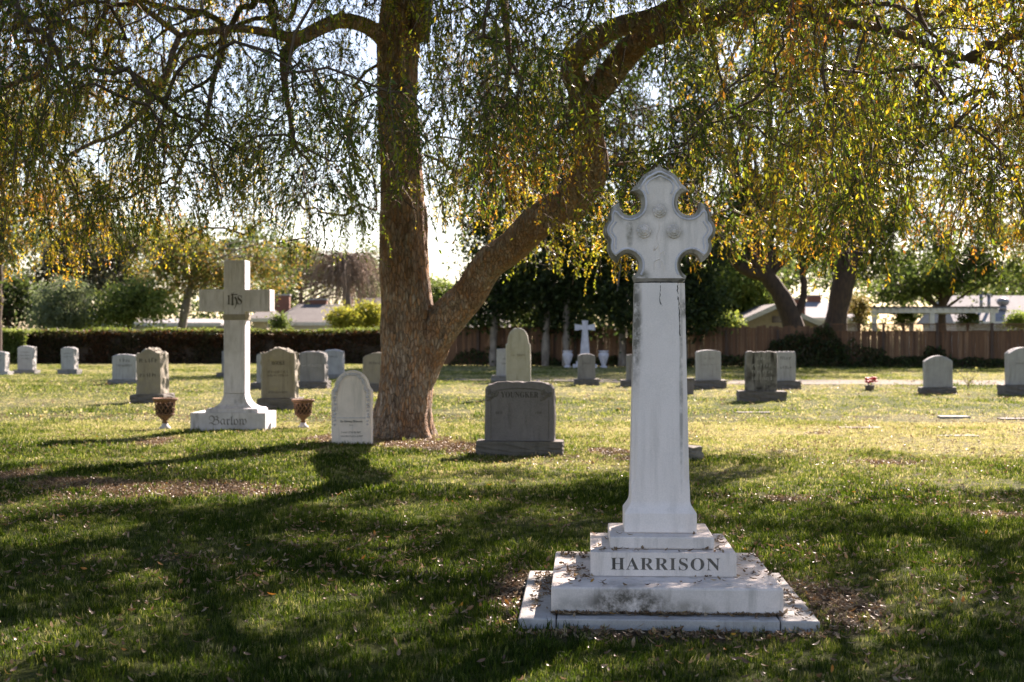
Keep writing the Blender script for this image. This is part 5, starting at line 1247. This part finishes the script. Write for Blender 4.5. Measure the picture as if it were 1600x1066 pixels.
def tuft(seed, nb, rad, hgt, wid):
    rng = np.random.default_rng(seed); V, Fq, Cc = [], [], []
    for i in range(nb):
        a, r_ = rng.uniform(0, 6.28), rad * math.sqrt(rng.random()); b = rng.uniform(0, 6.28); h = hgt * rng.uniform(.5, 1.15); lean = rng.uniform(.15, .8) * h; w = wid * rng.uniform(.7, 1.2)
        x, y = r_ * math.cos(a), r_ * math.sin(a); dx, dy = math.cos(b), math.sin(b); px_, py_ = -dy * w / 2, dx * w / 2; c = rng.random(); k = len(V)
        for t, ww in ((0, 1), (.55, .85)):
            cx, cy_, cz = x + dx * lean * t ** 2, y + dy * lean * t ** 2, h * t - .012 * (t == 0)
            V += [(cx - px_ * ww, cy_ - py_ * ww, cz), (cx + px_ * ww, cy_ + py_ * ww, cz)]
        V.append((x + dx * lean, y + dy * lean, h * .92)); Cc += [c] * 5
        Fq += [(k, k + 1, k + 3), (k, k + 3, k + 2), (k + 2, k + 3, k + 4)]
    me = bpy.data.meshes.new('tuft'); me.from_pydata(V, [], Fq); ca = me.color_attributes.new('Col', 'FLOAT_COLOR', 'POINT'); ca.data.foreach_set('color', np.array([(c, c, c, 1) for c in Cc], np.float32).ravel())
    me.materials.append(M['grass']); return bpy.data.objects.new('tuft', me)
rng = np.random.default_rng(5)
def frustum_pts(d0, d1, dens, margin):
    n = int((d1 - d0) * (.36 * (d0 + d1) + 2 * margin) * dens * 1.3); d = rng.uniform(d0, d1, n); hw = .372 * d + margin; mx = .372 * d1 + margin; x = rng.uniform(-mx, mx, n); ok = np.abs(x) < hw
    return np.stack([x[ok], d[ok]], -1)
ca_, sa_ = math.cos(-AXIS), math.sin(-AXIS)
solid = [(.812, 7.775, .745, .725)]
for o in [o for o in bpy.data.objects if o.get('category') in ('headstone', 'cross', 'rock', 'flower block')]:
    b = [c for c in o.children if c.name.split('.')[0] in ('base', 'rock', 'block')] or [c for c in o.children if c.name.split('.')[0] == 'die']
    if b: bb = np.array(b[0].bound_box); solid.append((o.location.x, o.location.y, bb[:, 0].max(), bb[:, 1].max()))
def free(p, pad=.01):
    ok = np.hypot((p[:, 0] - T0[0]), (p[:, 1] - T0[1])) > .42
    for cx, cy_, hx, hy in solid:
        dx, dy = p[:, 0] - cx, p[:, 1] - cy_; lx, ly = dx * ca_ - dy * sa_, dx * sa_ + dy * ca_; ok &= ~((np.abs(lx) < hx + pad) & (np.abs(ly) < hy + pad))
    return ok
def gz(x, y): return (fbm(x * .8, y * .8, 0, 3, 3) - .5) * .03 * np.exp(-(np.abs(y - 14) / 22) ** 4) * np.exp(-(x / 18) ** 4) - .012
def grass_layer(name, d0, d1, dens, margin, sc, variants, label):
    p = frustum_pts(d0, d1, dens, margin); p = p[free(p)]
    di, dr = dirt_at(p[:, 0], p[:, 1]), dry_at(p[:, 0], p[:, 1]); k = rng.random(len(p)) > di * .92
    pm_ = np.interp(p[:, 0], PATHX, PATHM); ph_ = np.interp(p[:, 0], PATHX, PATHW, left=0); k &= ~((np.abs(p[:, 1] - pm_) < ph_) & (rng.random(len(p)) < .7) & (p[:, 0] > -3))
    p, dr, di = p[k], dr[k], di[k]; n = len(p)
    lush = fbm(p[:, 0] * .9, p[:, 1] * .9, 0, 71, 3)
    tint = np.clip(.07 + np.clip((p[:, 1] - 13) / 10, 0, 1) * .40 + dr * .5 + rng.normal(0, .10, n) + di * .3 + np.where(rng.random(n) < .13, .45, 0) - (lush - .5) * .7, 0, 1)  # greener near, paler far: shade and sun contrast also put into the colour
    s = sc * rng.uniform(.6, 1.25, n) * (1.15 - .45 * dr) * (.35 + 1.3 * lush)
    rot = np.stack([rng.normal(0, .16, n), rng.normal(0, .16, n), rng.uniform(0, 6.28, n)], -1)
    return scatter(name, np.stack([p[:, 0], p[:, 1], gz(p[:, 0], p[:, 1])], -1), rot, s, tint, variants, 'stuff', label)
near_t = [tuft(i, 16, .05, .052, .0048) for i in range(5)]; mid_t = [tuft(20 + i, 14, .09, .05, .009) for i in range(4)]; far_t = [tuft(40 + i, 14, .22, .05, .022) for i in range(4)]
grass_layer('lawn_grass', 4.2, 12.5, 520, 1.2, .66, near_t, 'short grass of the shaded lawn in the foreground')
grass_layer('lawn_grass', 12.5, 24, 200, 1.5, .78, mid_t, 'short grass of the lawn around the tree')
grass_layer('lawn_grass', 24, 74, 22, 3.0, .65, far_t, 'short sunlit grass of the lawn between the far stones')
def litter_mat():
    m = N('fallen_leaf'); at = m.new('ShaderNodeAttribute', attribute_type='INSTANCER', attribute_name='tint')
    c = m.ramp(at.outputs['Fac'], [(0, (.08, .045, .022)), (.3, (.16, .095, .05)), (.6, (.27, .19, .11)), (.8, (.42, .33, .22)), (.9, (.45, .27, .04)), (1, (.42, .18, .03))])
    m.col(c); m.rough(.42); m.spec(.5)
    tr = m.new('ShaderNodeBsdfTranslucent'); m.put(tr.inputs[0], c); mx = m.new('ShaderNodeMixShader'); mx.inputs[0].default_value = .25
    m.put(mx.inputs[1], m.b.outputs[0]); m.put(mx.inputs[2], tr.outputs[0]); m.put(m.out.inputs[0], mx.outputs[0]); return m.m
M['litter'] = litter_mat()
def dead_leaf(seed):
    rng = np.random.default_rng(seed); L_, W_ = .042, .017; V, Fq = [], []; curl = rng.uniform(.15, .7); cu2 = rng.uniform(-.2, .5)
    for i, t in enumerate((0, .25, .55, .8, 1.0)):
        w = W_ * (.12, .8, 1, .6, .04)[i] / 2; z = curl * L_ * (t - .5) ** 2 * 1.6; up = cu2 * w
        V += [((t - .5) * L_, -w, z + up + .004), ((t - .5) * L_, 0, z + .002), ((t - .5) * L_, w, z + up * .6 + .004)]
    for i in range(4):
        for k in (0, 1): a = i * 3 + k; Fq.append((a, a + 1, a + 4, a + 3))
    me = bpy.data.meshes.new('fallen_leaf'); me.from_pydata(V, [], Fq); me.materials.append(M['litter']); return bpy.data.objects.new('fallen_leaf', me)
dl_v = [dead_leaf(i) for i in range(5)]
def litter(name, p, z, s, label, flat=.35):
    n = len(p); rot = np.stack([rng.normal(0, flat, n), rng.normal(0, flat, n), rng.uniform(0, 6.28, n)], -1)
    return scatter(name, np.stack([p[:, 0], p[:, 1], z], -1), rot, s, np.clip(rng.beta(2.2, 2.0, n) * .82 + np.where(rng.random(n) < .07, .35, 0), 0, 1), dl_v, 'stuff', label)
p = np.vstack([frustum_pts(4.5, 13, 260, 1), frustum_pts(13, 26, 120, 1.5)]); p = p[free(p, .0)]
di = dirt_at(p[:, 0], p[:, 1]); cl = fbm(p[:, 0] * .8, p[:, 1] * .8, 0, 55, 3); k = rng.random(len(p)) < np.clip(.14 + (cl - .45) * 1.6 + di, .06, 1); p, di = p[k], di[k]
litter('fallen_leaves', p, gz(p[:, 0], p[:, 1]) + .006 + (1 - di) * rng.uniform(.005, .042, len(p)), rng.uniform(.6, 1.25, len(p)), 'dry fallen leaves strewn over the shaded lawn', .5)
p = frustum_pts(4.5, 24, 1300, 1); di = dirt_at(p[:, 0], p[:, 1]); k = (rng.random(len(p)) < (di - .22) * 1.1) & free(p, .0); p = p[k]
litter('leaf_bed', p, gz(p[:, 0], p[:, 1]) + .004 + rng.random(len(p)) * .014, rng.uniform(.65, 1.2, len(p)), 'beds of brown fallen leaves on the bare earth')
p = frustum_pts(24, 46, 9, 2); cl = fbm(p[:, 0] * .3, p[:, 1] * .6, 0, 57, 3); p = p[(rng.random(len(p)) < np.clip((cl - .42) * 3, .1, 1)) & free(p)]
litter('sunny_leaves', p, .012 + rng.uniform(.01, .04, len(p)), rng.uniform(1.2, 2.2, len(p)), 'pale fallen leaves glinting on the sunny lawn', .5)
# leaves lying on the monument steps
def on_step(n, x0, x1, y0, y1, z, hole=None):
    q = np.stack([rng.uniform(x0, x1, n), rng.uniform(y0, y1, n)], -1)
    if hole: q = q[~((np.abs(q[:, 0]) < hole[0]) & (q[:, 1] > hole[1]) & (q[:, 1] < hole[2]))]
    w = np.stack([.812 + q[:, 0] * ca_ + q[:, 1] * sa_, 7.775 - q[:, 0] * sa_ + q[:, 1] * ca_], -1); return np.hstack([w, np.full((len(w), 1), z)])
S_ = np.vstack([on_step(170, -.57, -.385, -.4, .5, .181), on_step(60, .39, .57, -.4, .5, .181), on_step(70, -.57, .57, -.57, -.28, .181), on_step(46, -.37, .37, -.25, -.16, .306), on_step(26, -.37, -.29, -.2, .4, .306), on_step(26, .29, .37, -.2, .4, .306),
               on_step(340, -.70, -.59, -.5, .6, .045), on_step(150, .59, .73, -.65, .6, .045), on_step(520, -.58, .58, -.635, -.60, .046), on_step(40, -.72, .72, -.71, -.61, .045), on_step(9, -.26, .26, -.14, -.03, .374)])
k = rng.random(len(S_)) < np.clip((fbm(S_[:, 0] * 5, S_[:, 1] * 5, 0, 12, 2) - .3) * 2.4, .05, 1); S_ = S_[k]
litter('step_leaves', S_[:, :2], S_[:, 2] + .003, rng.uniform(.55, 1.15, len(S_)), 'dry leaves lying on the marble steps', .25)
